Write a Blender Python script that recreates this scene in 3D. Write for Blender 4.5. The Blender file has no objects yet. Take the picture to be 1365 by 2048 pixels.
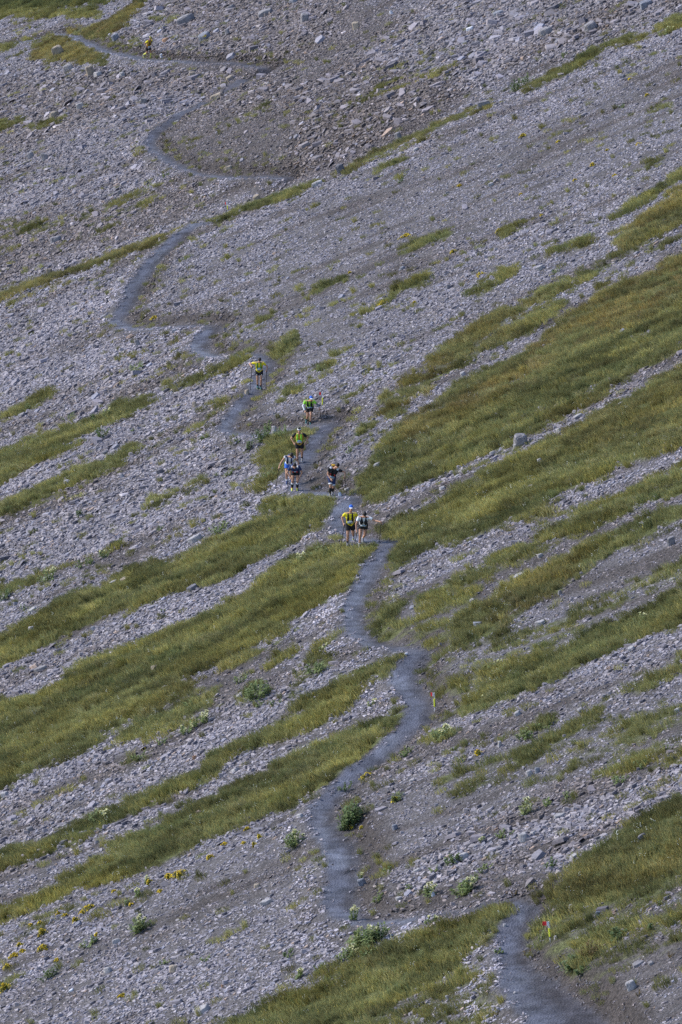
import bpy, bmesh, math, random
import numpy as np
from mathutils import Vector, Matrix, Euler
rnd = random.Random(7)
rs = np.random.RandomState(11)
scene = bpy.context.scene
COL = scene.collection
D2R = math.pi / 180.0

# ------------------------------------------------------------------ camera model (photo pixels 1365 x 2048)
PW, PH, FPX = 1365.0, 2048.0, 11378.0
PITCH = 20 * D2R
SP, CP = math.sin(PITCH), math.cos(PITCH)
SA, SB, HC = 0.48, -0.095, 66.0          # hillside: z = SA*x + SB*y (camera HC above it)
CAMZ = HC

def ray(px, py):
    u = (np.asarray(px, float) - PW / 2) / FPX
    v = (PH / 2 - np.asarray(py, float)) / FPX
    return u, CP + v * SP, -SP + v * CP

def project(x, y, z):
    zr = z - CAMZ
    dep = y * CP - zr * SP
    up = y * SP + zr * CP
    return PW / 2 + FPX * x / dep, PH / 2 - FPX * up / dep, dep

def plane(x, y):
    return SA * x + SB * y

# ------------------------------------------------------------------ noise
def _lat(ix, iy, seed):
    n = (ix.astype(np.int64) * 374761393 + iy.astype(np.int64) * 668265263 + seed * 982451653) & 0x7fffffff
    n = ((n ^ (n >> 13)) * 1274126177) & 0x7fffffff
    n = n ^ (n >> 16)
    return (n & 0xffff) / 65535.0

def vnoise(x, y, seed=0):
    x = np.asarray(x, float); y = np.asarray(y, float)
    ix = np.floor(x); iy = np.floor(y)
    fx = x - ix; fy = y - iy
    fx = fx * fx * (3 - 2 * fx); fy = fy * fy * (3 - 2 * fy)
    a = _lat(ix, iy, seed); b = _lat(ix + 1, iy, seed); c = _lat(ix, iy + 1, seed); d = _lat(ix + 1, iy + 1, seed)
    return (a * (1 - fx) + b * fx) * (1 - fy) + (c * (1 - fx) + d * fx) * fy

def fbm(x, y, seed=0, octv=4):
    s = 0; a = 0.5; t = 0
    for k in range(octv):
        s = s + a * vnoise(x * 2 ** k + 17.3 * k, y * 2 ** k - 9.1 * k, seed + k); t += a; a *= 0.55
    return s / t

def sstep(a, b, x):
    t = np.clip((x - a) / (b - a), 0, 1)
    return t * t * (3 - 2 * t)

# fall-line frame in plan: e1 down the fall line, e2 along the contour
gl = math.hypot(SA, SB)
E1 = (-SA / gl, -SB / gl)
E2 = (SB / gl, -SA / gl)
def fall(x, y):
    return x * E1[0] + y * E1[1], x * E2[0] + y * E2[1]

# ------------------------------------------------------------------ the trail (photo pixels, half width in metres, drawn?)
TRAIL = [
 (1150, 2110, 1.35, 1), (1120, 2040, 1.25, 1), (1068, 1985, .95, 1), (1028, 1935, .62, 1), (1020, 1885, .55, 1), (1036, 1840, .52, 1), (1056, 1812, .5, 1),
 (1000, 1808, .24, 1), (930, 1822, .22, 1), (860, 1835, .24, 1), (790, 1843, .32, 1), (730, 1846, .5, 1), (686, 1828, .68, 1), (678, 1790, .76, 1), (686, 1745, .76, 1), (680, 1700, .74, 1), (658, 1668, .68, 1),
 (640, 1648, .62, 1), (648, 1615, .56, 1), (678, 1580, .5, 1), (708, 1550, .5, 1), (752, 1518, .5, 1), (792, 1484, .5, 1), (826, 1450, .55, 1), (838, 1418, .6, 1), (818, 1385, .62, 1), (806, 1355, .6, 1), (822, 1325, .6, 1), (838, 1302, .5, 1),
 (790, 1302, .45, 1), (742, 1290, .5, 1), (712, 1258, .52, 1), (704, 1222, .5, 1), (718, 1182, .48, 1), (742, 1140, .48, 1), (768, 1106, .48, 1), (784, 1086, .45, 1),
 (735, 1082, .42, 1), (690, 1072, .45, 1), (676, 1048, .45, 1), (688, 1018, .45, 1), (706, 998, .42, 1),
 (660, 994, .42, 1), (610, 986, .5, 1), (588, 968, .5, 1), (600, 935, .48, 1), (622, 898, .48, 1), (646, 866, .48, 1), (660, 850, .42, 1),
 (610, 858, .36, 1), (560, 866, .36, 1), (510, 872, .4, 1), (468, 870, .45, 1), (452, 856, .48, 1), (464, 832, .46, 1), (488, 804, .45, 1), (512, 778, .45, 1), (522, 748, .42, 1), (530, 720, .4, 1),
 (505, 710, .34, 1), (455, 714, .36, 1), (415, 712, .4, 1), (398, 698, .42, 1), (404, 675, .42, 1), (424, 655, .4, 1),
 (390, 651, .34, 1), (330, 656, .34, 1), (280, 658, .36, 1), (244, 652, .42, 1), (236, 638, .44, 1), (256, 606, .42, 1), (274, 565, .42, 1), (306, 522, .4, 1), (346, 484, .4, 1), (388, 458, .38, 1), (422, 444, .34, 1),
 (440, 440, .3, 0), (600, 354, .3, 0),
 (575, 354, .36, 1), (520, 354, .38, 1), (450, 355, .4, 1), (395, 350, .45, 1), (350, 330, .5, 1), (314, 306, .48, 1), (297, 290, .46, 1), (308, 272, .44, 1), (335, 250, .4, 1), (365, 230, .38, 1), (405, 210, .36, 1), (450, 185, .36, 1), (484, 171, .36, 1),
 (500, 166, .3, 0), (560, 141, .3, 0),
 (535, 138, .34, 1), (490, 133, .36, 1), (400, 126, .4, 1), (300, 121, .42, 1), (235, 108, .42, 1), (182, 90, .42, 1), (138, 72, .4, 1), (112, 70, .3, 1),
 (85, 78, .36, 1), (40, 86, .4, 1), (-10, 98, .4, 1), (-70, 112, .4, 1)]
KREL = 0.5
tp = np.array([(p[0], p[1]) for p in TRAIL], float)
u_, y_, d_ = ray(tp[:, 0], tp[:, 1])
t0 = HC / (SA * u_ + SB * y_ - d_)
tz = t0 * d_
ds = np.hypot(np.diff(t0 * u_), np.diff(t0 * y_)); arc = np.concatenate([[0], np.cumsum(ds)])
zs = np.array([np.sum(np.exp(-((arc - a) / 14.0) ** 2) * tz) / np.sum(np.exp(-((arc - a) / 14.0) ** 2)) for a in arc])
ztr = tz + KREL * np.clip(zs - tz, -2.2, 2.2)
t1 = ztr / d_
TRAIL = [(p[0], p[1], p[2] * (.84 if .43 < p[2] < .8 else (1.0 if p[2] > .8 else 1.22)), p[3]) for p in TRAIL]
TX, TY, TZ = t1 * u_, t1 * y_, ztr + CAMZ
TOFF = TZ - plane(TX, TY)
ts, tc = fall(TX, TY)

def plane_xy(px, py):
    u, y, d = ray(px, py); t = HC / (SA * u + SB * y - d)
    return t * u, t * y
CREST = [([(-150, 655), (0, 600), (245, 508), (430, 440), (640, 364), (985, 203), (1365, 46), (1500, -10)], 1.5, 20.0),
         ([(250, 262), (330, 235), (480, 170), (640, 118), (870, 12), (1000, -50)], 1.7, 24.0)]
def crest_drop(x, y):
    """each rib of the slope breaks away into a shallow gully on its far side"""
    s, c = fall(x, y); r = np.zeros_like(s)
    for pts, dep, wid in CREST:
        P = np.array(pts, float); cx, cy = plane_xy(P[:, 0], P[:, 1]); cs, cc = fall(cx, cy)
        o = np.argsort(cs); c0 = np.interp(s, cs[o], cc[o])
        sg = np.sign(-E2[1] * 0 + (fall(0.0, 1.0)[1]))      # contour distance grows away from the camera with this sign
        m = (c - c0) * sg
        ends = sstep(cs.min() - 4, cs.min() + 10, s) * (1 - sstep(cs.max() - 8, cs.max() + 4, s))
        r = r - dep * ends * sstep(-.3, 4.5, m) * (1 - sstep(6, wid, m))
    return r
def macro(x, y):
    s, c = fall(x, y)
    num = 0.0; den = 0.35
    for i in range(len(TX)):
        w = np.exp(-((s - ts[i]) / 7.5) ** 2 - ((c - tc[i]) / 3.6) ** 2)
        num = num + w * TOFF[i]; den = den + w
    r = num / den
    r = r + 0.5 * (fbm(s / 14, c / 5.0, 31, 3) - .5) + 0.26 * (fbm(s / 3.5, c / 1.7, 57, 3) - .5)
    return r + crest_drop(x, y)
# put the trail nodes back on their sight lines over the shaped slope
fine = np.arange(170, 520, .5)
T2 = np.full(len(TX), np.nan)
for t in fine:
    b = (CAMZ + t * d_ < plane(t * u_, t * y_) + macro(t * u_, t * y_)) & np.isnan(T2)
    T2[b] = t
T2 = np.where(np.isnan(T2), t1, T2 - .25)
NX, NY = T2 * u_, T2 * y_

# ------------------------------------------------------------------ painted plan of what grows where (traced regions)
MS = 2.0; MW, MH = 684, 1026
def raster(poly):
    m = np.zeros((MH, MW), np.float32)
    P = np.array(poly, float) / MS
    xs0 = np.arange(MW) + .5
    n = len(P)
    for r in range(max(0, int(P[:, 1].min())), min(MH, int(P[:, 1].max()) + 2)):
        yy = r + .5; xs = []
        for i in range(n):
            (xa, ya), (xb, yb) = P[i], P[(i + 1) % n]
            if (ya <= yy) != (yb <= yy):
                xs.append(xa + (yy - ya) / (yb - ya) * (xb - xa))
        xs.sort()
        for k in range(0, len(xs) - 1, 2):
            m[r, (xs0 >= xs[k]) & (xs0 <= xs[k + 1])] = 1
    return m
def stroke(pts):
    m = np.zeros((MH, MW), np.float32)
    yy, xx = np.mgrid[0:MH, 0:MW]
    for (xa, ya, ra), (xb, yb, rb) in zip(pts[:-1], pts[1:]):
        xa, ya, ra, xb, yb, rb = [v / MS for v in (xa, ya, ra, xb, yb, rb)]
        x0 = int(max(0, min(xa, xb) - 45)); x1 = int(min(MW, max(xa, xb) + 45)); y0 = int(max(0, min(ya, yb) - 45)); y1 = int(min(MH, max(ya, yb) + 45))
        if x1 <= x0 or y1 <= y0: continue
        X = xx[y0:y1, x0:x1]; Y = yy[y0:y1, x0:x1]
        dx, dy = xb - xa, yb - ya; L = dx * dx + dy * dy + 1e-6
        t = np.clip(((X - xa) * dx + (Y - ya) * dy) / L, 0, 1)
        dist = np.hypot(X - xa - t * dx, Y - ya - t * dy)
        m[y0:y1, x0:x1] = np.maximum(m[y0:y1, x0:x1], np.clip(1.5 - dist / np.maximum(.5, ra + t * (rb - ra)), 0, 1))
    return m
def blur(m, k):
    for ax in (0, 1):
        p = np.pad(m, [(k, k) if a == ax else (0, 0) for a in (0, 1)], mode='edge')
        c = np.cumsum(p, axis=ax); c = np.insert(c, 0, 0, axis=ax)
        m = (np.take(c, range(2 * k + 1, c.shape[ax]), axis=ax) - np.take(c, range(0, c.shape[ax] - 2 * k - 1), axis=ax)) / (2 * k + 1)
    return m.astype(np.float32)

GR = np.zeros((MH, MW), np.float32)      # grass cover
BR = np.zeros((MH, MW), np.float32)      # brown / rusty grass
YE = np.zeros((MH, MW), np.float32)      # yellowish olive grass
DI = np.zeros((MH, MW), np.float32)      # bare brown earth, and shade painted into the gully hollows
CO = np.zeros((MH, MW), np.float32)      # coarse blocks
FI = np.zeros((MH, MW), np.float32)      # fine gravel
def gp(v, *pts): global GR; GR = np.maximum(GR, v * raster(pts))
def gs(v, *pts): global GR; GR = np.maximum(GR, v * stroke(pts))
# lower left bands
gp(1, (-10,1276),(65,1234),(100,1209),(150,1184),(210,1184),(250,1144),(310,1124),(350,1132),(415,1089),(480,1059),(540,1039),(585,1024),(520,1026),(550,997),(625,992),(672,995),(668,1034),(655,1042),(600,1074),(550,1099),(475,1139),(430,1166),(370,1179),(300,1209),(240,1229),(180,1249),(125,1279),(65,1304),(-10,1344))
gp(1, (-10,1404),(60,1394),(130,1349),(200,1309),(280,1284),(350,1254),(430,1216),(495,1189),(550,1149),(600,1114),(650,1098),(700,1090),(755,1090),(752,1105),(720,1150),(690,1185),(615,1224),(565,1249),(500,1284),(440,1319),(400,1346),(350,1366),(335,1400),(320,1419),(250,1459),(210,1474),(150,1514),(65,1548),(-10,1584))
gp(.62, (280,1440),(350,1366),(440,1372),(430,1405),(380,1432),(320,1465),(215,1500))
gp(.6, (440,1320),(500,1284),(565,1250),(600,1250),(560,1290),(500,1330),(450,1345))
gp(1, (-10,1822),(75,1791),(140,1751),(200,1716),(240,1686),(300,1666),(350,1636),(410,1606),(450,1576),(530,1541),(600,1510),(683,1480),(740,1450),(790,1424),(817,1416),(818,1424),(787,1456),(750,1489),(720,1519),(683,1551),(630,1581),(590,1611),(540,1631),(505,1646),(465,1666),(415,1681),(360,1701),(300,1736),(240,1756),(165,1776),(100,1806),(-10,1848))
gs(1, (802,1316,7),(740,1345,14),(690,1372,15),(640,1395,9),(590,1414,6))
gs(1, (700,1395,12),(640,1430,15),(560,1465,16),(480,1498,13),(435,1525,12),(400,1555,12),(320,1590,12),(250,1616,11),(200,1640,13),(100,1690,15),(-10,1722,16))
gp(1, (435,2060),(560,1999),(682,1951),(745,1899),(830,1872),(895,1846),(960,1823),(1008,1806),(1030,1812),(1008,1856),(950,1898),(900,1938),(845,1978),(805,1998),(770,2026),(740,2060))
gp(.45, (805,1998),(900,1938),(960,1930),(990,1990),(1010,2060),(740,2060))
# right side
gp(.95, (1375,1586),(1280,1641),(1205,1676),(1175,1701),(1155,1731),(1130,1761),(1105,1796),(1115,1828),(1160,1823),(1210,1808),(1280,1788),(1375,1752))
gp(.42, (1050,1880),(1060,1835),(1130,1820),(1375,1760),(1375,1900),(1240,1930),(1180,1965),(1120,1930),(1090,1905))
gs(.9, (1150,1935,16),(1185,1890,16),(1215,1865,10))
gp(.86, (745,1058),(830,1019),(905,979),(980,944),(1060,904),(1130,864),(1210,819),(1265,794),(1325,749),(1375,722),(1375,888),(1280,922),(1210,952),(1160,972),(1115,992),(1110,1022),(1030,1042),(960,1064),(880,1089),(825,1119),(788,1149),(783,1100),(762,1080))
gp(.8, (745,917),(770,872),(815,842),(870,807),(920,772),(965,742),(1030,722),(1085,682),(1120,647),(1160,617),(1210,572),(1290,545),(1375,508),(1375,696),(1300,742),(1255,762),(1210,792),(1150,827),(1095,857),(1025,897),(980,907),(910,942),(870,957),(810,982),(755,1007),(730,1000),(712,965),(735,935))
gp(.56, (760,800),(900,710),(1010,620),(1120,560),(1250,500),(1375,400),(1375,470),(1250,520),(1120,600),(1000,690),(870,770),(780,850))
gs(1, (880,722,14),(950,668,16),(1010,622,10)); gs(1, (985,690,8),(1060,650,11),(1120,612,9)); gs(.9, (930,592,7),(985,565,8),(1040,532,5))
gs(1, (1240,480,16),(1300,445,18),(1375,400,22)); gs(.9, (1110,500,5),(1180,480,6)); gs(1, (1220,437,5),(1290,400,7),(1375,345,9))
gs(1, (685,638,3),(770,600,6),(820,572,7),(876,543,4)); gs(.9, (800,505,3),(880,475,5),(905,464,3)); gs(.7, (1010,462,4),(1045,450,5))
gs(.66, (684,350,7),(720,325,6),(780,298,6),(840,275,5),(900,246,4),(985,203,4))
gs(.8, (1045,182,5),(1090,158,9),(1125,140,10),(1165,120,10),(1220,88,8),(1285,72,4)); gs(1, (1325,62,7),(1375,38,10))
gp(.86, (1375,1174),(1280,1214),(1220,1244),(1160,1274),(1100,1309),(1040,1324),(1000,1349),(970,1369),(935,1394),(915,1428),(960,1424),(1030,1399),(1110,1364),(1160,1339),(1220,1314),(1270,1294),(1320,1269),(1375,1248))
gp(.76, (1320,1020),(1230,1054),(1130,1114),(1080,1139),(1020,1159),(960,1200),(900,1258),(925,1289),(990,1256),(1050,1226),(1120,1186),(1180,1136),(1270,1086),(1375,1036),(1375,1010))
gp(.6, (835,1210),(905,1150),(1000,1110),(1120,1046),(1200,1010),(1300,960),(1375,920),(1375,985),(1240,1040),(1120,1092),(1020,1140),(950,1190),(860,1225))
gp(.85, (740,1262),(752,1225),(790,1199),(805,1215),(790,1240),(750,1275))
gp(.4, (735,1275),(860,1210),(960,1190),(920,1290),(840,1300),(760,1296))
gs(.7, (1200,1409,8),(1290,1368,11),(1375,1318,14)); gs(.9, (1105,1474,9),(1160,1448,11),(1210,1424,8)); gs(1, (1040,1520,8),(1090,1490,11),(1165,1448,8))
gp(.35, (930,1540),(1100,1480),(1375,1380),(1375,1560),(1150,1560),(900,1600))
gs(.8, (1030,1470,5),(1110,1436,7)); gs(.7, (880,1560,8),(930,1545,6)); gs(.7,(860,1480,10),(905,1462,8))
gs(.8, (990,1395,8),(1030,1380,6)); gp(.4, (855,1330),(900,1290),(1010,1250),(1200,1190),(1375,1110),(1375,1170),(1200,1250),(960,1370),(860,1400))
# left middle strips
gs(1, (-10,944,26),(60,905,24),(140,868,20),(200,838,16),(255,815,14),(300,798,7)); gs(1, (-10,1024,14),(60,1000,14),(130,965,13),(170,948,12),(215,930,11),(275,897,6))
gs(1, (320,777,5),(380,762,8),(450,732,8),(502,706,6)); gs(1, (552,712,13),(578,690,13),(592,676,6)); gs(1, (495,657,3),(525,642,5),(550,624,3))
gs(.78, (-10,602,9),(65,575,10),(130,548,10),(195,523,9),(245,508,6),(310,487,5),(370,462,5),(400,447,4),(432,440,5),(460,428,5),(490,415,7),(530,403,7),(580,386,5),(640,366,4))
gs(.95, (615,588,5),(650,573,7),(686,558,4)); gp(.9, (520,950),(540,872),(600,852),(634,862),(628,882),(600,905),(575,935),(540,958)); gs(.8,(-10,838,8),(55,812,9),(112,783,5)); gs(.8, (372,985,5),(416,962,7))
gs(.8, (395,822,4),(455,798,4)); gs(.7,(300,1010,8),(350,985,6)); gs(.8,(525,975,10),(545,950,8)); gs(.6,(330,880,4),(400,850,4)); gs(.6,(560,800,4),(610,770,5)); gs(.7,(635,745,6),(700,700,5)); gs(.55,(690,800,5),(760,750,5)); gs(.6,(700,885,6),(740,850,8))
gs(.9, (-10,1188,10),(40,1172,11),(110,1140,6)); gs(.6,(205,1100,6),(240,1085,6))
gs(.6,(255,1145,5),(330,1125,6)); gs(.7,(300,1480,9),(380,1445,9)); gs(.7,(255,1525,7),(300,1505,9)); gs(.7,(480,1400,8),(520,1370,14)); gs(.7,(600,1350,14),(660,1320,12)); gs(.7,(640,1300,8),(672,1270,9)); gs(.6,(545,1325,10),(590,1300,8))
gs(.5,(0,1990,8),(60,1945,8)); gs(.5,(60,1860,6),(150,1815,6)); gs(.4,(640,1720,12),(600,1770,10)); gs(.5,(660,1945,14),(720,1900,16)); gs(.5,(640,1960,8),(560,1990,7)); gs(.5,(395,1705,5),(435,1685,7))
# top
gp(.85, (-10,-20),(260,-20),(205,10),(120,16),(-10,18)); gs(.95, (-10,28,7),(90,26,7),(190,25,7)); gs(1, (138,68,6),(195,66,11),(240,40,13),(270,14,12),(290,-10,10)); gp(.85, (60,120),(66,84),(110,68),(132,78),(205,108),(215,132),(150,128),(110,122))
gs(.9,(-10,95,5),(30,86,4),(66,76,4)); gs(.9,(-10,258,8),(30,247,6),(52,240,4)); gs(.6,(60,255,5),(130,235,5)); gs(.5,(20,115,5),(60,105,5)); gs(.6,(230,95,9),(262,88,6)); gs(.55,(300,40,6),(350,30,7)); gs(.5,(430,-5,7),(480,-10,7))
gs(.5,(500,230,5),(530,212,5)); gs(.45,(500,320,6),(540,308,5)); gs(.5,(270,295,5),(290,300,5)); gp(.3,(330,345),(355,340),(300,420),(180,480),(60,470),(0,490),(0,430),(120,440),(250,400)); gs(.5,(60,460,5),(130,437,5)); gp(.25,(790,130),(900,90),(940,150),(800,190),(720,200))
gs(.5,(690,215,5),(780,180,5)); gs(.6,(745,345,5),(800,320,4)); gs(.6,(790,362,4),(812,350,5)); gs(.5,(1290,235,5),(1340,205,5)); gs(.5,(1280,340,4),(1330,310,6))
BR = np.maximum(BR, .95 * stroke([(140,66,9),(200,62,14),(245,38,16),(280,5,16)])); BR = np.maximum(BR, .8 * raster([(60,125),(60,80),(130,66),(215,110),(215,135)]))
BR = np.maximum(BR, .75 * raster([(820,830),(920,770),(1035,722),(1160,617),(1290,545),(1375,505),(1375,600),(1250,660),(1160,690),(1080,760),(960,830),(880,860),(800,900)]))
BR = np.maximum(BR, .8 * stroke([(1240,480,20),(1375,400,30)])); BR = np.maximum(BR, .55 * raster([(760,800),(1010,600),(1130,600),(900,780),(780,870)]))
BR = np.maximum(BR, .35 * raster([(1100,830),(1375,700),(1375,890),(1200,900),(1080,900)])); BR = np.maximum(BR, .7 * stroke([(1050,178,6),(1120,145,7)])); BR = np.maximum(BR, .8 * stroke([(0,600,12),(245,508,8),(400,447,5)]))
BR = np.maximum(BR, .45 * raster([(900,1260),(1080,1130),(1200,1090),(1150,1180),(1000,1260)])); BR = np.maximum(BR, .35 * raster([(1100,1800),(1180,1720),(1375,1640),(1375,1750),(1200,1800)]))
BR = np.maximum(BR, .35 * raster([(300,1400),(480,1300),(560,1270),(480,1340),(330,1440)])); BR = np.maximum(BR, .8*stroke([(985,203,8),(900,246,10),(800,290,9),(690,345,9)]))
YE = np.maximum(YE, .9 * stroke([(0,1838,14),(100,1798,14),(250,1745,10)])); YE = np.maximum(YE, .8 * stroke([(560,1232,18),(640,1195,20),(710,1140,12)])); YE = np.maximum(YE, .8 * stroke([(860,1868,14),(960,1815,12),(1015,1797,12)])); YE = np.maximum(YE, .6 * stroke([(400,1320,16),(520,1270,14)]))
YE = np.maximum(YE, .6 * stroke([(690,630,6),(760,600,6)])); YE = np.maximum(YE, .5 * raster([(800,1060),(900,1000),(1060,910),(1100,960),(950,1040)])); YE = np.maximum(YE, .5 * stroke([(0,30,9),(190,26,9)])); YE=np.maximum(YE,.5*stroke([(30,870,10),(120,850,8)]))
DI = np.maximum(DI, .95 * stroke([(400,338,10),(500,332,26),(600,315,36),(700,270,40),(800,230,38)])); DI = np.maximum(DI, .9 * stroke([(610,352,10),(660,325,20),(720,290,22),(800,255,26),(870,220,22)])); DI = np.maximum(DI, .8 * stroke([(400,124,8),(480,128,14),(560,124,22),(610,104,26),(660,80,18)])); DI = np.maximum(DI, .8 * stroke([(420,340,8),(520,340,12),(610,346,12)]))  # upper gullies: brown rubble with hill shade painted in
DI = np.maximum(DI, .6 * stroke([(300,312,6),(390,325,20),(480,300,20)])); DI = np.maximum(DI, .95 * stroke([(730,1838,8),(800,1815,20),(900,1795,22),(1000,1775,26),(1080,1765,24)])); DI = np.maximum(DI, .6 * stroke([(1160,1725,14),(1110,1790,10)]))
DI = np.maximum(DI, .7 * stroke([(480,852,8),(560,845,10)])); DI = np.maximum(DI, .7 * stroke([(600,838,10),(660,835,12),(720,820,10)])); DI = np.maximum(DI, .7 * stroke([(420,690,12),(520,695,14),(550,690,14)])); DI = np.maximum(DI, .7 * stroke([(260,640,8),(340,638,12),(440,625,8)]))
DI = np.maximum(DI, .7 * stroke([(740,1275,12),(820,1285,14),(900,1270,14)])); DI = np.maximum(DI, .55 * stroke([(860,1360,10),(870,1430,14),(900,1440,10)])); DI = np.maximum(DI, .6 * stroke([(1090,1960,50),(1150,2010,50),(1250,2060,40)])); DI = np.maximum(DI,.5*stroke([(1170,1960,40),(1375,1880,40)])); DI = np.maximum(DI,.5*stroke([(700,1600,8),(660,1660,10)]))
DI = np.maximum(DI, .6 * raster([(0,170),(0,330),(140,260),(300,180),(420,200),(640,120),(900,60),(640,-10),(300,-10),(380,130)])); DI = np.maximum(DI,.7*raster([(0,440),(300,390),(420,380),(380,430),(120,520),(0,580)])); DI=np.maximum(DI,.85*raster([(400,345),(300,255),(470,180),(700,100),(940,180),(640,350)]))
CO = np.maximum(CO, raster([(-10,130),(140,120),(330,130),(640,160),(900,-20),(1375,-20),(1375,20),(1000,150),(640,350),(560,345),(600,200),(300,250),(-10,270)])); CO = np.maximum(CO, .9*raster([(300,-20),(700,-20),(680,90),(560,130),(300,110),(230,60)]))
CO = np.maximum(CO, .5*raster([(-10,270),(300,250),(420,360),(430,430),(-10,590)])); CO = np.maximum(CO, .45 * raster([(-10,600),(230,520),(220,680),(480,720),(440,860),(560,960),(520,1020),(-10,1180)])); CO = np.maximum(CO,.35*raster([(-10,1340),(640,1110),(660,1200),(340,1300),(-10,1400)]))
CO = np.maximum(CO,.4*raster([(900,1640),(1375,1480),(1375,1580),(1130,1730),(1060,1760),(800,1810)])); CO=np.maximum(CO,.35*raster([(600,1540),(-10,1760),(-10,1560),(640,1330)])); CO=np.maximum(CO,.4*stroke([(760,1010,10),(1050,890,14),(1375,715,14)]))
FI = np.maximum(FI, .8 * raster([(680,1640),(1060,1460),(1375,1400),(1375,1480),(950,1640),(740,1740)])); FI = np.maximum(FI, .5 * raster([(300,1760),(560,1640),(640,1700),(650,1800),(350,1900),(250,1880)])); FI=np.maximum(FI,.5*raster([(540,880),(900,480),(1375,300),(1375,120),(640,400),(470,640),(560,700)])); FI=np.maximum(FI,.9*raster([(1000,1900),(1375,1880),(1375,2060),(1000,2060)])); FI=np.maximum(FI,.7*raster([(700,1250),(880,1150),(1375,1050),(1375,1180),(900,1400),(850,1350)]))
GR = blur(GR, 2); BR = blur(BR, 6); YE = blur(YE, 4); DI = blur(DI, 5); CO = blur(CO, 8); FI = blur(FI, 8)

def lookup(m, px, py):
    py = py + 0.45 * np.maximum(0, px - 1364) - 0.42 * np.maximum(0, -px)
    c = np.clip((px / MS).astype(int), 0, 681); r = np.clip((py / MS).astype(int), 0, 1023)
    return m[r, c]
# ------------------------------------------------------------------ palette (base colours; scree base and dirt also carry painted shade)
C_SCREE_BASE = (.085, .078, .082)  # gravel darkened in colour so gaps between stones read as shadow
C_DIRT_SHADE = (.048, .040, .038)  # earth colour, also painted as shade into the gully hollows
C_SOIL = (.075, .082, .030)
C_TRAIL = (.098, .103, .130)
C_TRAIL_PALE = (.155, .165, .20)
C_TRAIL_DARK = (.066, .064, .076)
C_STONE = (.230, .212, .225)
C_GRASS = (.172, .172, .076)
C_OLIVE = (.22, .215, .095)
C_BROWN = (.215, .155, .075)
C_YELLOW = (.24, .215, .065)
C_DARKG = (.094, .110, .047)
C_STRAW = (.31, .285, .17)
N_PATCH, N_LOOSE, N_GRASS = 237000, 137000, 324000
# ------------------------------------------------------------------ terrain grid
def axis(lo, hi, step, lo2, hi2, grow=1.35):
    a = list(np.arange(lo, hi, step)); s = step; v = a[0]; pre = []
    while v > lo2: s *= grow; v -= s; pre.append(v)
    s = step; v = a[-1]; post = []
    while v < hi2: s *= grow; v += s; post.append(v)
    return np.array(pre[::-1] + a + post)
GX = axis(-39, 39, .2, -260, 200); GY = axis(154, 500, .22, -60, 900)
XX, YY = np.meshgrid(GX, GY)
ZZ = plane(XX, YY)
inner = (np.abs(XX) < 48) & (YY > 135) & (YY < 520)
fade = sstep(0, 12, 48 - np.abs(XX)) * sstep(0, 14, YY - 135) * sstep(0, 14, 520 - YY)
ZZ = ZZ + np.where(inner, macro(XX, YY), 0) * fade
far = np.hypot(np.maximum(0, np.abs(XX) - 45), np.maximum(0, np.abs(YY - 330) - 170))
ZZ = ZZ + sstep(10, 120, far) * 14 * (fbm(XX / 60, YY / 60, 77, 4) - .5)

ix0, iy0 = int(np.searchsorted(GX, -32.9)), int(np.searchsorted(GY, 176.1))
def gidx(v, G):
    i = np.clip(np.searchsorted(G, v) - 1, 0, len(G) - 2)
    return i, np.clip((v - G[i]) / (G[i + 1] - G[i]), 0, 1)
def gsample(F, x, y):
    i, fx = gidx(np.asarray(x, float), GX); j, fy = gidx(np.asarray(y, float), GY)
    return (F[j, i] * (1 - fx) + F[j, i + 1] * fx) * (1 - fy) + (F[j + 1, i] * (1 - fx) + F[j + 1, i + 1] * fx) * fy
def hit(px, py):
    u, yy, dd = ray(px, py)
    u = np.atleast_1d(u); yy = np.atleast_1d(yy); dd = np.atleast_1d(dd)
    res = np.full(u.shape, np.nan); prev = np.full(u.shape, 160.0); done = np.zeros(u.shape, bool)
    for t in np.arange(160, 560, .3):
        below = (CAMZ + t * dd) < gsample(ZZ, t * u, t * yy)
        new = below & ~done
        res[new] = t; done |= below
        if done.all(): break
    res = np.where(np.isnan(res), 500, res)
    lo, hi = res - .3, res.copy()
    for _ in range(10):
        mid = (lo + hi) / 2
        b = (CAMZ + mid * dd) < gsample(ZZ, mid * u, mid * yy)
        hi = np.where(b, mid, hi); lo = np.where(b, lo, mid)
    return hi * u, hi * yy, gsample(ZZ, hi * u, hi * yy)

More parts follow.
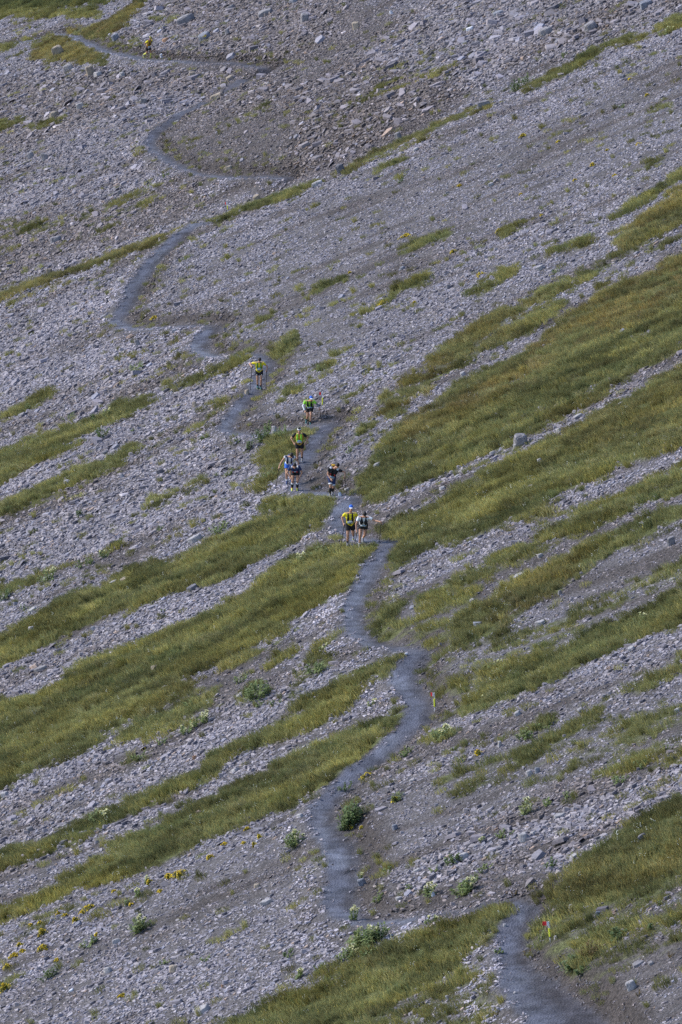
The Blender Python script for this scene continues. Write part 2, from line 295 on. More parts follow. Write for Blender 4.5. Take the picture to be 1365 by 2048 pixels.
# trail bench: nearest point of the trail for every vertex round it
PXV, PYV, _ = project(XX, YY, ZZ)
g0 = lookup(GR, PXV, PYV) * inner
g0 = blur(g0.astype(np.float32), 1)
ZZ = ZZ + .09 * g0 * fade
TD = np.full(XX.shape, 99.0); TZN = np.zeros(XX.shape); TWN = np.full(XX.shape, .4)
smp = []
for i in range(len(TX) - 1):
    if TRAIL[i][3] == 0 or TRAIL[i + 1][3] == 0: continue
    L = math.hypot(NX[i + 1] - NX[i], NY[i + 1] - NY[i]); n = max(2, int(L / .18))
    for k in range(n):
        t = k / n
        # Catmull-Rom through the nodes
        def cr(A):
            p0, p1, p2, p3 = A[max(i - 1, 0)], A[i], A[i + 1], A[min(i + 2, len(A) - 1)]
            if TRAIL[max(i - 1, 0)][3] == 0: p0 = p1
            if TRAIL[min(i + 2, len(A) - 1)][3] == 0: p3 = p2
            lim = L
            m1, m2 = (p2 - p0) / 2, (p3 - p1) / 2
            m1 = max(-lim, min(lim, m1)); m2 = max(-lim, min(lim, m2))
            return (2 * t ** 3 - 3 * t * t + 1) * p1 + (t ** 3 - 2 * t * t + t) * m1 + (-2 * t ** 3 + 3 * t * t) * p2 + (t ** 3 - t * t) * m2
        smp.append((cr(NX), cr(NY), TRAIL[i][2] * (1 - t) + TRAIL[i + 1][2] * t))
smp = np.array(smp)
szz = gsample(ZZ, smp[:, 0], smp[:, 1])
szz = np.convolve(np.pad(szz, 6, mode='edge'), np.ones(13) / 13, 'valid')
for (sx, sy, sw), sz in zip(smp, szz):
    i0, i1 = np.searchsorted(GX, [sx - 3.2, sx + 3.2]); j0, j1 = np.searchsorted(GY, [sy - 3.2, sy + 3.2])
    d = np.hypot(XX[j0:j1, i0:i1] - sx, YY[j0:j1, i0:i1] - sy)
    e = d - sw
    m = e < TD[j0:j1, i0:i1]
    TD[j0:j1, i0:i1][m] = e[m]; TZN[j0:j1, i0:i1][m] = sz; TWN[j0:j1, i0:i1][m] = sw
ZB = ZZ.copy()
edge = .26 * (fbm(XX * 1.3, YY * 1.3, 5, 4) - .5) * 2
TE = TD + edge
f = 1 - sstep(-.05, 1.0, TE)
ZZ = np.where(TD < 3, ZZ * (1 - f) + TZN * f, ZZ)
ZZ = ZZ + np.where(TD < .1, .03 * (fbm(XX * 2, YY * 2, 8, 2) - .5), 0)
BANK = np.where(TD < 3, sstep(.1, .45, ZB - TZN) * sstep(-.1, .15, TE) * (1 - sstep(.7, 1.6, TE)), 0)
PXV, PYV, _ = project(XX, YY, ZZ)
FS, FC = fall(XX, YY)
w1 = (fbm(FS / 2.2, FC / 1.1, 3, 3) - .5); w2 = (fbm(FS / 1.8, FC / .8, 4, 3) - .5)
LX = PXV + 34 * w1; LY = PYV + 20 * w2
gpatch = fbm(FS / 2.4, FC / .75, 21, 4)
GV = lookup(GR, LX, LY)
GV = np.clip(GV, 0, 1)
GMASK = sstep(.20, .78, GV + (gpatch - .5) * 1.0 + (fbm(FS / .8, FC / .3, 23, 3) - .5) * .75) * (GV > .05)
GMASK = GMASK * sstep(-.05, .25, TE) * inner
BRV = lookup(BR, LX, LY); YEV = lookup(YE, LX, LY); DI_SHADE_V = np.maximum(lookup(DI, LX, LY) * (.35 + fbm(FS / 1.5, FC / .9, 41, 3)), BANK * .95)
DI_SHADE_V = np.maximum(DI_SHADE_V, .75 * sstep(.5, .72, fbm(FS / 6, FC / 1.3, 47, 4)) * inner)
COV = lookup(CO, LX, LY); FIV = lookup(FI, LX, LY)
TRM = 1 - sstep(-.12, .12, TE)
TRM = np.where(TD < 3, TRM, 0)

def lerp(a, b, t): return a * (1 - t[..., None]) + np.array(b) * t[..., None]
ground = np.zeros(XX.shape + (3,)) + np.array(C_SCREE_BASE)
ground = lerp(ground, C_DIRT_SHADE, np.clip(DI_SHADE_V, 0, 1))
ground = lerp(ground, C_SOIL, GMASK)
ground = lerp(ground, C_TRAIL, TRM)
tn = fbm(XX / 1.6, YY / 1.6, 90, 3)
ground = lerp(ground, C_TRAIL_DARK, TRM * sstep(.48, .72, tn) * .6)
ground = lerp(ground, C_TRAIL_PALE, TRM * sstep(.52, .7, fbm(XX / .9, YY / 2.2, 98, 4)) * .6)
ground = lerp(ground, C_DIRT_SHADE, TRM * np.where(TD < 3, sstep(-.02, .2, ZB - TZN), 0) * .75 * (.4 + tn))

ground = lerp(ground, (.052, .048, .056), TRM * np.clip(lookup(DI, PXV, PYV) * .8 + (TWN < .33) * .9, 0, .85))  # hollow shade painted onto the trail; narrow lower link is dark dirt

def grid_mesh(name):
    ny, nx = XX.shape
    me = bpy.data.meshes.new(name)
    co = np.stack([XX, YY, ZZ], -1).reshape(-1, 3).astype(np.float32)
    idx = np.arange(ny * nx).reshape(ny, nx)
    q = np.stack([idx[:-1, :-1], idx[:-1, 1:], idx[1:, 1:], idx[1:, :-1]], -1).reshape(-1, 4).astype(np.int32)
    me.vertices.add(len(co)); me.vertices.foreach_set('co', co.ravel())
    me.loops.add(q.size); me.loops.foreach_set('vertex_index', q.ravel())
    me.polygons.add(len(q)); me.polygons.foreach_set('loop_start', np.arange(0, q.size, 4, dtype=np.int32)); me.polygons.foreach_set('loop_total', np.full(len(q), 4, np.int32))
    me.polygons.foreach_set('use_smooth', np.ones(len(q), bool))
    me.update(); me.validate()
    at = me.attributes.new('ground', 'FLOAT_COLOR', 'POINT')
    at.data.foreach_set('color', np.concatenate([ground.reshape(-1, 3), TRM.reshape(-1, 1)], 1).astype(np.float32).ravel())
    return me
# ------------------------------------------------------------------ materials
def newmat(name):
    m = bpy.data.materials.new(name); m.use_nodes = True
    nt = m.node_tree; b = nt.nodes['Principled BSDF']
    return m, nt, b
def node(nt, kind, **kw):
    n = nt.nodes.new(kind)
    for k, v in kw.items(): setattr(n, k, v)
    return n
def mixc(nt, mode, fac, a, b):
    n = node(nt, 'ShaderNodeMix', data_type='RGBA', blend_type=mode)
    for s, v in ((0, fac), (6, a), (7, b)):
        if isinstance(v, (int, float)): n.inputs[s].default_value = v
        elif isinstance(v, tuple): n.inputs[s].default_value = (*v, 1) if len(v) == 3 else v
        else: nt.links.new(v, n.inputs[s])
    return n.outputs[2]
def ramp(nt, src, stops):
    n = node(nt, 'ShaderNodeValToRGB')
    e = n.color_ramp.elements
    while len(e) < len(stops): e.new(.5)
    for el, (p, c) in zip(e, stops): el.position = p; el.color = (*c, 1)
    nt.links.new(src, n.inputs[0]); return n.outputs[0]
def noise(nt, scale, detail=3, vec=None):
    n = node(nt, 'ShaderNodeTexNoise'); n.inputs['Scale'].default_value = scale; n.inputs['Detail'].default_value = detail
    if vec is None:
        tc = node(nt, 'ShaderNodeNewGeometry'); vec = tc.outputs['Position']
    nt.links.new(vec, n.inputs['Vector']); return n.outputs[0]
def objnoise(nt, scale, detail=3):
    tc = node(nt, 'ShaderNodeTexCoord'); return noise(nt, scale, detail, tc.outputs['Object'])

def simple(name, col, rough=.7, var=.25, scale=18, spec=.3):
    m, nt, b = newmat(name)
    n = objnoise(nt, scale)
    lo = tuple(c * (1 - var) for c in col); hi = tuple(min(1, c * (1 + var)) for c in col)
    nt.links.new(ramp(nt, n, [(.3, lo), (.7, hi)]), b.inputs['Base Color'])
    b.inputs['Roughness'].default_value = rough; b.inputs['Specular IOR Level'].default_value = spec
    return m

def m_ground():
    m, nt, b = newmat('hillside_ground')
    a = node(nt, 'ShaderNodeAttribute', attribute_name='ground')
    v = node(nt, 'ShaderNodeTexVoronoi'); v.inputs['Scale'].default_value = 13
    g = node(nt, 'ShaderNodeNewGeometry'); nt.links.new(g.outputs['Position'], v.inputs['Vector'])
    v2 = node(nt, 'ShaderNodeTexVoronoi'); v2.inputs['Scale'].default_value = 34
    nt.links.new(g.outputs['Position'], v2.inputs['Vector'])
    bw = node(nt, 'ShaderNodeRGBToBW'); nt.links.new(v.outputs['Color'], bw.inputs[0])
    bw2 = node(nt, 'ShaderNodeRGBToBW'); nt.links.new(v2.outputs['Color'], bw2.inputs[0])
    c1 = ramp(nt, bw.outputs[0], [(.2, (.62, .62, .62)), (.75, (1.35, 1.35, 1.35))])
    c2 = ramp(nt, bw2.outputs[0], [(.2, (.7, .7, .7)), (.8, (1.35, 1.35, 1.35))])
    peb = mixc(nt, 'MULTIPLY', 1.0, c1, c2)
    n3 = ramp(nt, noise(nt, 60, 2), [(.35, (.93, .93, .94)), (.68, (1.14, 1.14, 1.15))])
    tr = mixc(nt, 'MIX', a.outputs['Alpha'], peb, mixc(nt, 'MULTIPLY', 1.0, n3, ramp(nt, noise(nt, 2.2, 4), [(.3, (.72, .72, .72)), (.7, (1.3, 1.3, 1.32))])))
    big = ramp(nt, noise(nt, .55, 4), [(.3, (.8, .8, .8)), (.7, (1.2, 1.2, 1.2))])
    c = mixc(nt, 'MULTIPLY', 1.0, a.outputs['Color'], tr)
    c = mixc(nt, 'MULTIPLY', 1.0, c, big)
    nt.links.new(c, b.inputs['Base Color']); b.inputs['Roughness'].default_value = .95; b.inputs['Specular IOR Level'].default_value = .2
    bp = node(nt, 'ShaderNodeBump'); bp.inputs['Strength'].default_value = .7; bp.inputs['Distance'].default_value = .04
    nt.links.new(v.outputs['Distance'], bp.inputs['Height']); nt.links.new(bp.outputs[0], b.inputs['Normal'])
    return m

def m_inst(name, rough, spec, nscale, amp):
    m, nt, b = newmat(name)
    ai = node(nt, 'ShaderNodeAttribute', attribute_name='tint', attribute_type='INSTANCER')
    ag = node(nt, 'ShaderNodeAttribute', attribute_name='tone')
    c = mixc(nt, 'MULTIPLY', 1.0, ai.outputs['Color'], ag.outputs['Color'])
    n = ramp(nt, noise(nt, nscale, 3), [(.3, (1 - amp,) * 3), (.7, (1 + amp,) * 3)])
    c = mixc(nt, 'MULTIPLY', 1.0, c, n)
    nt.links.new(c, b.inputs['Base Color']); b.inputs['Roughness'].default_value = rough; b.inputs['Specular IOR Level'].default_value = spec
    return m, nt, b
def m_rock(name, col, dark=.55):
    m, nt, b = newmat(name)
    n1 = objnoise(nt, 3.5, 6); n2 = objnoise(nt, 22, 3)
    c = ramp(nt, n1, [(.28, tuple(x * dark for x in col)), (.5, col), (.75, tuple(min(1, x * 1.25) for x in col))])
    c = mixc(nt, 'MULTIPLY', .8, c, ramp(nt, n2, [(.3, (.75, .75, .75)), (.7, (1.2, 1.2, 1.2))]))
    nt.links.new(c, b.inputs['Base Color']); b.inputs['Roughness'].default_value = .85; b.inputs['Specular IOR Level'].default_value = .3
    bp = node(nt, 'ShaderNodeBump'); bp.inputs['Strength'].default_value = .6; bp.inputs['Distance'].default_value = .03
    nt.links.new(n1, bp.inputs['Height']); nt.links.new(bp.outputs[0], b.inputs['Normal'])
    return m

MAT_G = m_ground()
MAT_STONE = m_inst('slate_scree', .72, .35, 9, .22)[0]
MAT_GRASS, _nt, _b = m_inst('meadow_grass', .75, .15, 5, .18)
def translucent(nt, b, col, k=.45):
    t = node(nt, 'ShaderNodeBsdfTranslucent'); m = node(nt, 'ShaderNodeMixShader'); m.inputs[0].default_value = k
    nt.links.new(col, t.inputs[0]); nt.links.new(b.outputs[0], m.inputs[1]); nt.links.new(t.outputs[0], m.inputs[2])
    nt.links.new(m.outputs[0], nt.nodes['Material Output'].inputs['Surface'])
translucent(_nt, _b, _b.inputs['Base Color'].links[0].from_socket)
MAT_BLOOM = m_inst('tiny_blooms', .8, .1, 5, .05)[0]

# ------------------------------------------------------------------ raw mesh helpers
def mesh_from(name, V, F, mat=None, tone=None, smooth=False):
    me = bpy.data.meshes.new(name)
    me.from_pydata([tuple(v) for v in V], [], [tuple(f) for f in F])
    if smooth: me.polygons.foreach_set('use_smooth', np.ones(len(me.polygons), bool))
    if tone is not None:
        at = me.attributes.new('tone', 'FLOAT_COLOR', 'POINT')
        at.data.foreach_set('color', np.concatenate([np.array(tone, np.float32).reshape(-1, 3), np.ones((len(V), 1), np.float32)], 1).ravel())
    if mat: me.materials.append(mat)
    me.update(); return me
def link(name, me, parent=None):
    o = bpy.data.objects.new(name, me); COL.objects.link(o)
    if parent: o.parent = parent
    return o
def tag(o, label=None, cat=None, group=None, kind=None):
    if label: o['label'] = label
    if cat: o['category'] = cat
    if group: o['group'] = group
    if kind: o['kind'] = kind
    return o

def hull_stone(L, Wd, T, r, n=9):
    """an angular slab: convex hull of points scattered on the shell of a box"""
    bm = bmesh.new()
    for k in range(n):
        a = (k + r.random() * .8) / n * 2 * math.pi
        q = r.uniform(.62, 1.08)
        x = math.copysign(abs(math.cos(a)) ** .9, math.cos(a)) * q; y = math.copysign(abs(math.sin(a)) ** .9, math.sin(a)) * q
        top = r.uniform(.55, 1)
        bm.verts.new((x * L / 2, y * Wd / 2, -T / 2 * r.uniform(.5, 1)))
        bm.verts.new((x * L / 2 * r.uniform(.7, 1), y * Wd / 2 * r.uniform(.7, 1), T / 2 * top))
    res = bmesh.ops.convex_hull(bm, input=bm.verts)
    bad = [e for e in res['geom_interior'] + res['geom_unused'] if isinstance(e, bmesh.types.BMVert)]
    bmesh.ops.delete(bm, geom=list(set(bad)), context='VERTS')
    bm.verts.index_update()
    V = [v.co.copy() for v in bm.verts]; F = [[v.index for v in f.verts] for f in bm.faces]
    bm.free(); return V, F

STONE_TONES = [((.98, .97, 1.03), 10), ((.80, .79, .86), 8), ((1.2, 1.18, 1.22), 5), ((.62, .61, .68), 5), ((1.08, 1.0, .90), 2), ((1.5, 1.48, 1.52), 1.4), ((1.05, .85, .68), .5), ((.9, .96, 1.12), 3)]
def stone_tone(r):
    tot = sum(w for _, w in STONE_TONES); q = r.random() * tot
    for c, w in STONE_TONES:
        q -= w
        if q <= 0: break
    k = r.uniform(.85, 1.15)
    return tuple(x * k for x in c)

def stone_patch(seed, n, R, lo, hi, tilt):
    r = random.Random(seed); V, F, T = [], [], []
    for k in range(n):
        s = lo * (hi / lo) ** (r.random() ** 1.7)
        L = s; Wd = s * r.uniform(.4, .75); Th = s * (r.uniform(.10, .26) if r.random() < .75 else r.uniform(.26, .5))
        v, f = hull_stone(L, Wd, Th, r, r.choice([4, 5, 5, 6]))
        a = r.random() * 2 * math.pi; q = R * math.sqrt(r.random())
        M = Matrix.Translation((q * math.cos(a), q * math.sin(a), Th * r.uniform(.05, .6))) @ Euler((r.gauss(0, tilt), r.gauss(0, tilt) - .12, r.gauss(0, .6)), 'XYZ').to_matrix().to_4x4()
        o = len(V); t = stone_tone(r)
        V += [M @ p for p in v]; F += [[i + o for i in g] for g in f]; T += [t] * len(v)
    return V, F, T

def grass_patch(seed, n, R, h0, h1, w, lean, spread=.45):
    r = random.Random(seed); V, F, T = [], [], []
    for k in range(n):
        a = r.random() * 2 * math.pi; q = R * math.sqrt(r.random())
        x, y = q * math.cos(a), q * math.sin(a)
        h = r.uniform(h0, h1); d = r.random() * 2 * math.pi
        # blade leans along local +x (down the fall line)
        lx = h * (lean * r.uniform(.4, 1.4) + spread * r.gauss(0, .6)); ly = h * spread * r.gauss(0, .7)
        wx, wy = w * math.cos(d) / 2, w * math.sin(d) / 2
        o = len(V)
        V += [(x - wx, y - wy, -.02), (x + wx, y + wy, -.02), (x + lx * .4 + wx * .8, y + ly * .4 + wy * .8, h * .62), (x + lx * .4 - wx * .8, y + ly * .4 - wy * .8, h * .62), (x + lx, y + ly, h * .92)]
        F += [(o, o + 1, o + 2, o + 3), (o + 3, o + 2, o + 4)]
        t = r.uniform(.8, 1.22); g = r.choice([(1, 1, 1), (1, 1, 1), (1.15, 1.05, .9), (.85, 1, .95), (1.5, 1.35, 1.2)])
        T += [tuple(t * c for c in g)] * 5
    return V, F, T

# ------------------------------------------------------------------ scatter: one object whose points carry instanced patches
def scatter(name, pts, rot, scl, idx, tint, protos, kind='stuff', label=None):
    me = bpy.data.meshes.new(name)
    me.vertices.add(len(pts)); me.vertices.foreach_set('co', np.asarray(pts, np.float32).ravel())
    for an, ty, key, arr in (('rot', 'FLOAT_VECTOR', 'vector', rot), ('scl', 'FLOAT', 'value', scl), ('pick', 'INT', 'value', idx)):
        at = me.attributes.new(an, ty, 'POINT'); at.data.foreach_set(key, np.asarray(arr, np.int32 if ty == 'INT' else np.float32).ravel())
    at = me.attributes.new('tint', 'FLOAT_COLOR', 'POINT')
    at.data.foreach_set('color', np.concatenate([np.asarray(tint, np.float32), np.ones((len(pts), 1), np.float32)], 1).ravel())
    o = link(name, me); tag(o, label, None, None, kind)
    ng = bpy.data.node_groups.new(name + '_nodes', 'GeometryNodeTree')
    ng.interface.new_socket('Geometry', in_out='INPUT', socket_type='NodeSocketGeometry')
    ng.interface.new_socket('Geometry', in_out='OUTPUT', socket_type='NodeSocketGeometry')
    N = ng.nodes; Lk = ng.links
    gi = N.new('NodeGroupInput'); go = N.new('NodeGroupOutput')
    gj = N.new('GeometryNodeJoinGeometry')
    for p in reversed(protos):
        oi = N.new('GeometryNodeObjectInfo'); oi.inputs['Object'].default_value = p
        g2 = N.new('GeometryNodeGeometryToInstance')
        Lk.new(oi.outputs['Geometry'], g2.inputs[0]); Lk.new(g2.outputs[0], gj.inputs[0])
    iop = N.new('GeometryNodeInstanceOnPoints'); iop.inputs['Pick Instance'].default_value = True
    def attr(n, t):
        a = N.new('GeometryNodeInputNamedAttribute'); a.data_type = t; a.inputs['Name'].default_value = n; return a.outputs[0]
    e2r = N.new('FunctionNodeEulerToRotation')
    Lk.new(attr('rot', 'FLOAT_VECTOR'), e2r.inputs[0])
    Lk.new(gi.outputs[0], iop.inputs['Points']); Lk.new(gj.outputs[0], iop.inputs['Instance'])
    Lk.new(attr('pick', 'INT'), iop.inputs['Instance Index']); Lk.new(e2r.outputs[0], iop.inputs['Rotation']); Lk.new(attr('scl', 'FLOAT'), iop.inputs['Scale'])
    Lk.new(iop.outputs[0], go.inputs[0])
    md = o.modifiers.new('scatter', 'NODES'); md.node_group = ng
    return o

def proto(name, data, mat):
    V, F, T = data
    return bpy.data.objects.new(name, mesh_from(name, V, F, mat, T))

def frames(x, y, yaw, upmix):
    """euler angles: local x down the fall line (plus yaw), local z = ground normal mixed with the vertical"""
    e = .6
    gx = (gsample(ZB, x + e, y) - gsample(ZB, x - e, y)) / (2 * e); gy = (gsample(ZB, x, y + e) - gsample(ZB, x, y - e)) / (2 * e)
    n = np.stack([-gx * (1 - upmix), -gy * (1 - upmix), np.ones_like(gx)], -1); n /= np.linalg.norm(n, axis=1, keepdims=True)
    d = np.stack([np.full_like(gx, E1[0]), np.full_like(gx, E1[1]), np.zeros_like(gx)], -1)
    c, s = np.cos(yaw), np.sin(yaw)
    d = np.stack([d[:, 0] * c - d[:, 1] * s, d[:, 0] * s + d[:, 1] * c, d[:, 2]], -1)
    d = d - n * np.sum(n * d, 1, keepdims=True); d /= np.linalg.norm(d, axis=1, keepdims=True)
    b = np.cross(n, d)
    R20 = d[:, 2]; ry = np.arcsin(np.clip(-R20, -1, 1)); rz = np.arctan2(d[:, 1], d[:, 0]); rx = np.arctan2(b[:, 2], n[:, 2])
    return np.stack([rx, ry, rz], -1)

def candidates(n):
    x = rs.uniform(-39, 39, n); y = rs.uniform(156, 500, n); z = gsample(ZZ, x, y)
    px, py, dep = project(x, y, z)
    ok = (px > -420) & (px < PW + 420) & (py > -130) & (py < PH + 160)
    return x[ok], y[ok], z[ok], px[ok], py[ok]

ground_ob = link('hillside_ground', grid_mesh('hillside_ground')); ground_ob.data.materials.append(MAT_G)
tag(ground_ob, 'steep grey scree and meadow hillside crossed by a winding footpath', None, None, 'structure')

# ---- scree
small = [proto('scree_patch', stone_patch(100 + k, 20, .62, .10, .42, .27), MAT_STONE) for k in range(16)]
loose = [proto('scree_slab', stone_patch(300 + k, 1, .01, .9, 1.0, .22), MAT_STONE) for k in range(24)]
x, y, z, px, py = candidates(N_PATCH)
gm = gsample(GMASK, x, y); te = gsample(TE, x, y); di = gsample(np.clip(DI_SHADE_V, 0, 1), x, y); co = gsample(COV, x, y); fi = gsample(FIV, x, y)
r = rs.rand(len(x))
fsx, fcx = fall(x, y)
keep = (r > gm * 1.06 - .035) & (te > -.08 + .25 * rs.rand(len(x))) & (rs.rand(len(x)) > di * np.where(py > 640, .72, .3)) & (rs.rand(len(x)) > fi * .25)
x, y, z, gm, te, di, co, fi, py = [a[keep] for a in (x, y, z, gm, te, di, co, fi, py)]
scl = .76 * rs.uniform(.75, 1.25, len(x)) * (1 + .6 * co - .38 * fi - .2 * di)
scl = np.where(te < .8, np.minimum(scl, .45 + .6 * te), scl)
val = (.72 + .6 * fbm(*[a / 3 for a in fall(x, y)], 61, 3)) * (1 - .56 * di) * (1 - .2 * co * (1 - sstep(280, 480, py)))  # stones darker on earth, and in gullies as painted hill shade
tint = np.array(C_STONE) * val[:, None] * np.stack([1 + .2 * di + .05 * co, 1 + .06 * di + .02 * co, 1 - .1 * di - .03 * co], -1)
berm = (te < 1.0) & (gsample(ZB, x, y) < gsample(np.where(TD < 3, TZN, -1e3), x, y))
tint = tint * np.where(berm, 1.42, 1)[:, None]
scatter('scree', np.stack([x, y, z - .02], -1), frames(x, y, rs.normal(0, .35, len(x)), 0), scl, rs.randint(0, 16, len(x)), tint, small,
        label='loose grey slate scree covering the slope')
x, y, z, px, py = candidates(N_LOOSE)
gm = gsample(GMASK, x, y); te = gsample(TE, x, y); di = gsample(np.clip(DI_SHADE_V, 0, 1), x, y); co = gsample(COV, x, y); fi = gsample(FIV, x, y)
keep = (rs.rand(len(x)) > gm * .945) & (te > .25) & (rs.rand(len(x)) < .22 + .9 * co - .15 * fi - .1 * di)
x, y, z, gm, te, di, co, fi = [a[keep] for a in (x, y, z, gm, te, di, co, fi)]
scl = (.2 * (1 + rs.pareto(3.2, len(x)))).clip(.18, .85) * (1 + .25 * co + .45 * co * co - .2 * fi)
scl = np.where(te < .5, np.minimum(scl, .25), scl)
val = rs.normal(1.08, .2, len(x)).clip(.6, 1.6) * (1 - .15 * di)
tint = np.array(C_STONE) * val[:, None] * np.stack([1 + .1 * di, 1 + .03 * di, 1 - .05 * di], -1)
scatter('scree_slabs', np.stack([x, y, z + scl * .03], -1), frames(x, y, rs.normal(0, .6, len(x)), .15 * 0), scl, rs.randint(0, 24, len(x)), tint, loose,
        label='larger flat slate slabs lying among the scree')
# pebbles on the path and on bare earth
x, y, z, px, py = candidates(N_PATCH)
te = gsample(TE, x, y); di = gsample(np.clip(DI_SHADE_V, 0, 1), x, y); gm = gsample(GMASK, x, y)
keep = ((te < .2) & (rs.rand(len(x)) < .3) & (te > -.28 - .3 * (rs.rand(len(x)) < .25))) | ((di > .3) & (te > 0) & (rs.rand(len(x)) < .6) & (gm < .3))
x, y, z = x[keep], y[keep], z[keep]
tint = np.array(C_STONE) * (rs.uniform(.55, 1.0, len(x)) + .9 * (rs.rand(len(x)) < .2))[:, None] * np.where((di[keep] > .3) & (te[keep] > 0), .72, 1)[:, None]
scatter('gravel', np.stack([x, y, z - .012], -1), frames(x, y, rs.uniform(0, 6.28, len(x)), 0), rs.uniform(.2, .4, len(x)), rs.randint(0, 16, len(x)), tint, small,
        label='fine pebbles strewn over path and bare earth')

# ---- grass
blades = [proto('grass_patch', grass_patch(500 + k, 80, .34, .12, .27, .018, .35), MAT_GRASS) for k in range(8)] + \
         [proto('grass_tussock', grass_patch(600 + k, 70, .16, .2, .42, .015, .5, .6), MAT_GRASS) for k in range(6)]
x, y, z, px, py = candidates(N_GRASS)
gm = gsample(GMASK, x, y); te = gsample(TE, x, y); br = gsample(BRV, x, y); ye = gsample(YEV, x, y)
s_, c_ = fall(x, y)
sparse = .22 * sstep(.56, .74, fbm(s_ / 3.2, c_ / 1.0, 71, 4)) * (.35 + .65 * sstep(300, 900, py)) + .01 + .10 * gsample(np.clip(DI_SHADE_V, 0, 1), x, y) * (te < 1.5)
keep = (rs.rand(len(x)) < np.maximum(gm, sparse)) & (te > .03)
x, y, z, gm, te, br, ye, s_, c_, py = [a[keep] for a in (x, y, z, gm, te, br, ye, s_, c_, py)]
n1 = fbm(s_ / 3.0, c_ / 1.1, 81, 4); n2 = fbm(s_ / 1.2, c_ / .5, 83, 3); n3 = fbm(s_ / .9, c_ / .6, 88, 2)
G1 = np.array(C_GRASS); G2 = np.array(C_OLIVE); G3 = np.array(C_BROWN); G4 = np.array(C_YELLOW); G5 = np.array(C_DARKG); G6 = np.array(C_STRAW)
k = sstep(.38, .62, n1)[:, None]; tint = G1 * (1 - k) + G2 * k
k = (sstep(.52, .72, n2) * .75)[:, None]; tint = tint * (1 - k) + G5 * k
k = (.75 * (1 - sstep(14, 26, py)))[:, None]; tint = tint * (1 - k) + G5 * k * .8
k = np.clip(br * sstep(.36, .62, n2 * .5 + n1 * .5), 0, .8)[:, None]; tint = tint * (1 - k) + G3 * k
k = np.clip(np.maximum(ye, .6 * sstep(.46, .7, n1 * .85 + n3 * .15)) * (.45 + .8 * n2), 0, .85)[:, None]; tint = tint * (1 - k) + G4 * k
k = (sstep(.6, .8, n3) * .4 * (rs.rand(len(x)) < .5))[:, None]; tint = tint * (1 - k) + G6 * k
tint = tint * (rs.uniform(.92, 1.08, len(x)) * (.30 + 1.28 * fbm(s_ / 2.2, c_ / .8, 95, 2) + .45 * (fbm(s_ / .55, c_ / .3, 97, 2) - .5)) * 1.28)[:, None]
tuss = rs.rand(len(x)) < .14 + .25 * (n3 > .6)
idx = np.where(tuss, rs.randint(8, 14, len(x)), rs.randint(0, 8, len(x)))
scl = rs.uniform(.7, 1.25, len(x)) * np.where(gm > .6, 1, .75) * (.8 + .5 * n1)
scl = np.where(te < .35, np.minimum(scl, .85), scl)
scatter('meadow_grass', np.stack([x, y, z], -1), frames(x, y, rs.normal(0, .5, len(x)), .5), scl, idx, tint, blades, label='short alpine grass in bands down the slope')

# ---- tiny blooms in the grass
def bloom(seed):
    r = random.Random(seed); V, F, T = [], [], []
    for k in range(5):
        c = Vector((r.uniform(-.12, .12), r.uniform(-.12, .12), r.uniform(.18, .3))); q = r.uniform(.012, .02); o = len(V)
        V += [c + Vector(d) * q for d in ((1, 0, 0), (0, 1, 0), (-1, 0, 0), (0, -1, 0), (0, 0, .8), (0, 0, -.8))]
        F += [(o + a, o + b, o + t) if t == 4 else (o + b, o + a, o + t) for t in (4, 5) for a, b in ((0, 1), (1, 2), (2, 3), (3, 0))]; T += [(1, 1, 1)] * 6
    return V, F, T
bl = [proto('bloom_sprig', bloom(700 + k), MAT_BLOOM) for k in range(4)]
x, y, z, px, py = candidates(N_GRASS // 2)
gm = gsample(GMASK, x, y); s_, c_ = fall(x, y)
dens = .05 + .35 * sstep(.5, .7, fbm(s_ / 3, c_ / 1.5, 93, 3)) * (px > 760) * (py > 880) + .12 * (px < 700) * (py > 1400)
keep = (rs.rand(len(x)) < gm * dens) & (py > 780)
x, y, z = x[keep], y[keep], z[keep]
yel = rs.rand(len(x)) < .22
tint = np.where(yel[:, None], np.array([.62, .50, .08]), np.array([.72, .72, .62])) * rs.uniform(.7, 1, len(x))[:, None]
scatter('meadow_flowers', np.stack([x, y, z], -1), frames(x, y, rs.uniform(0, 6, len(x)), .6), rs.uniform(.7, 1.2, len(x)), rs.randint(0, 4, len(x)), tint, bl, label='tiny white and yellow flowers dotted through the grass')
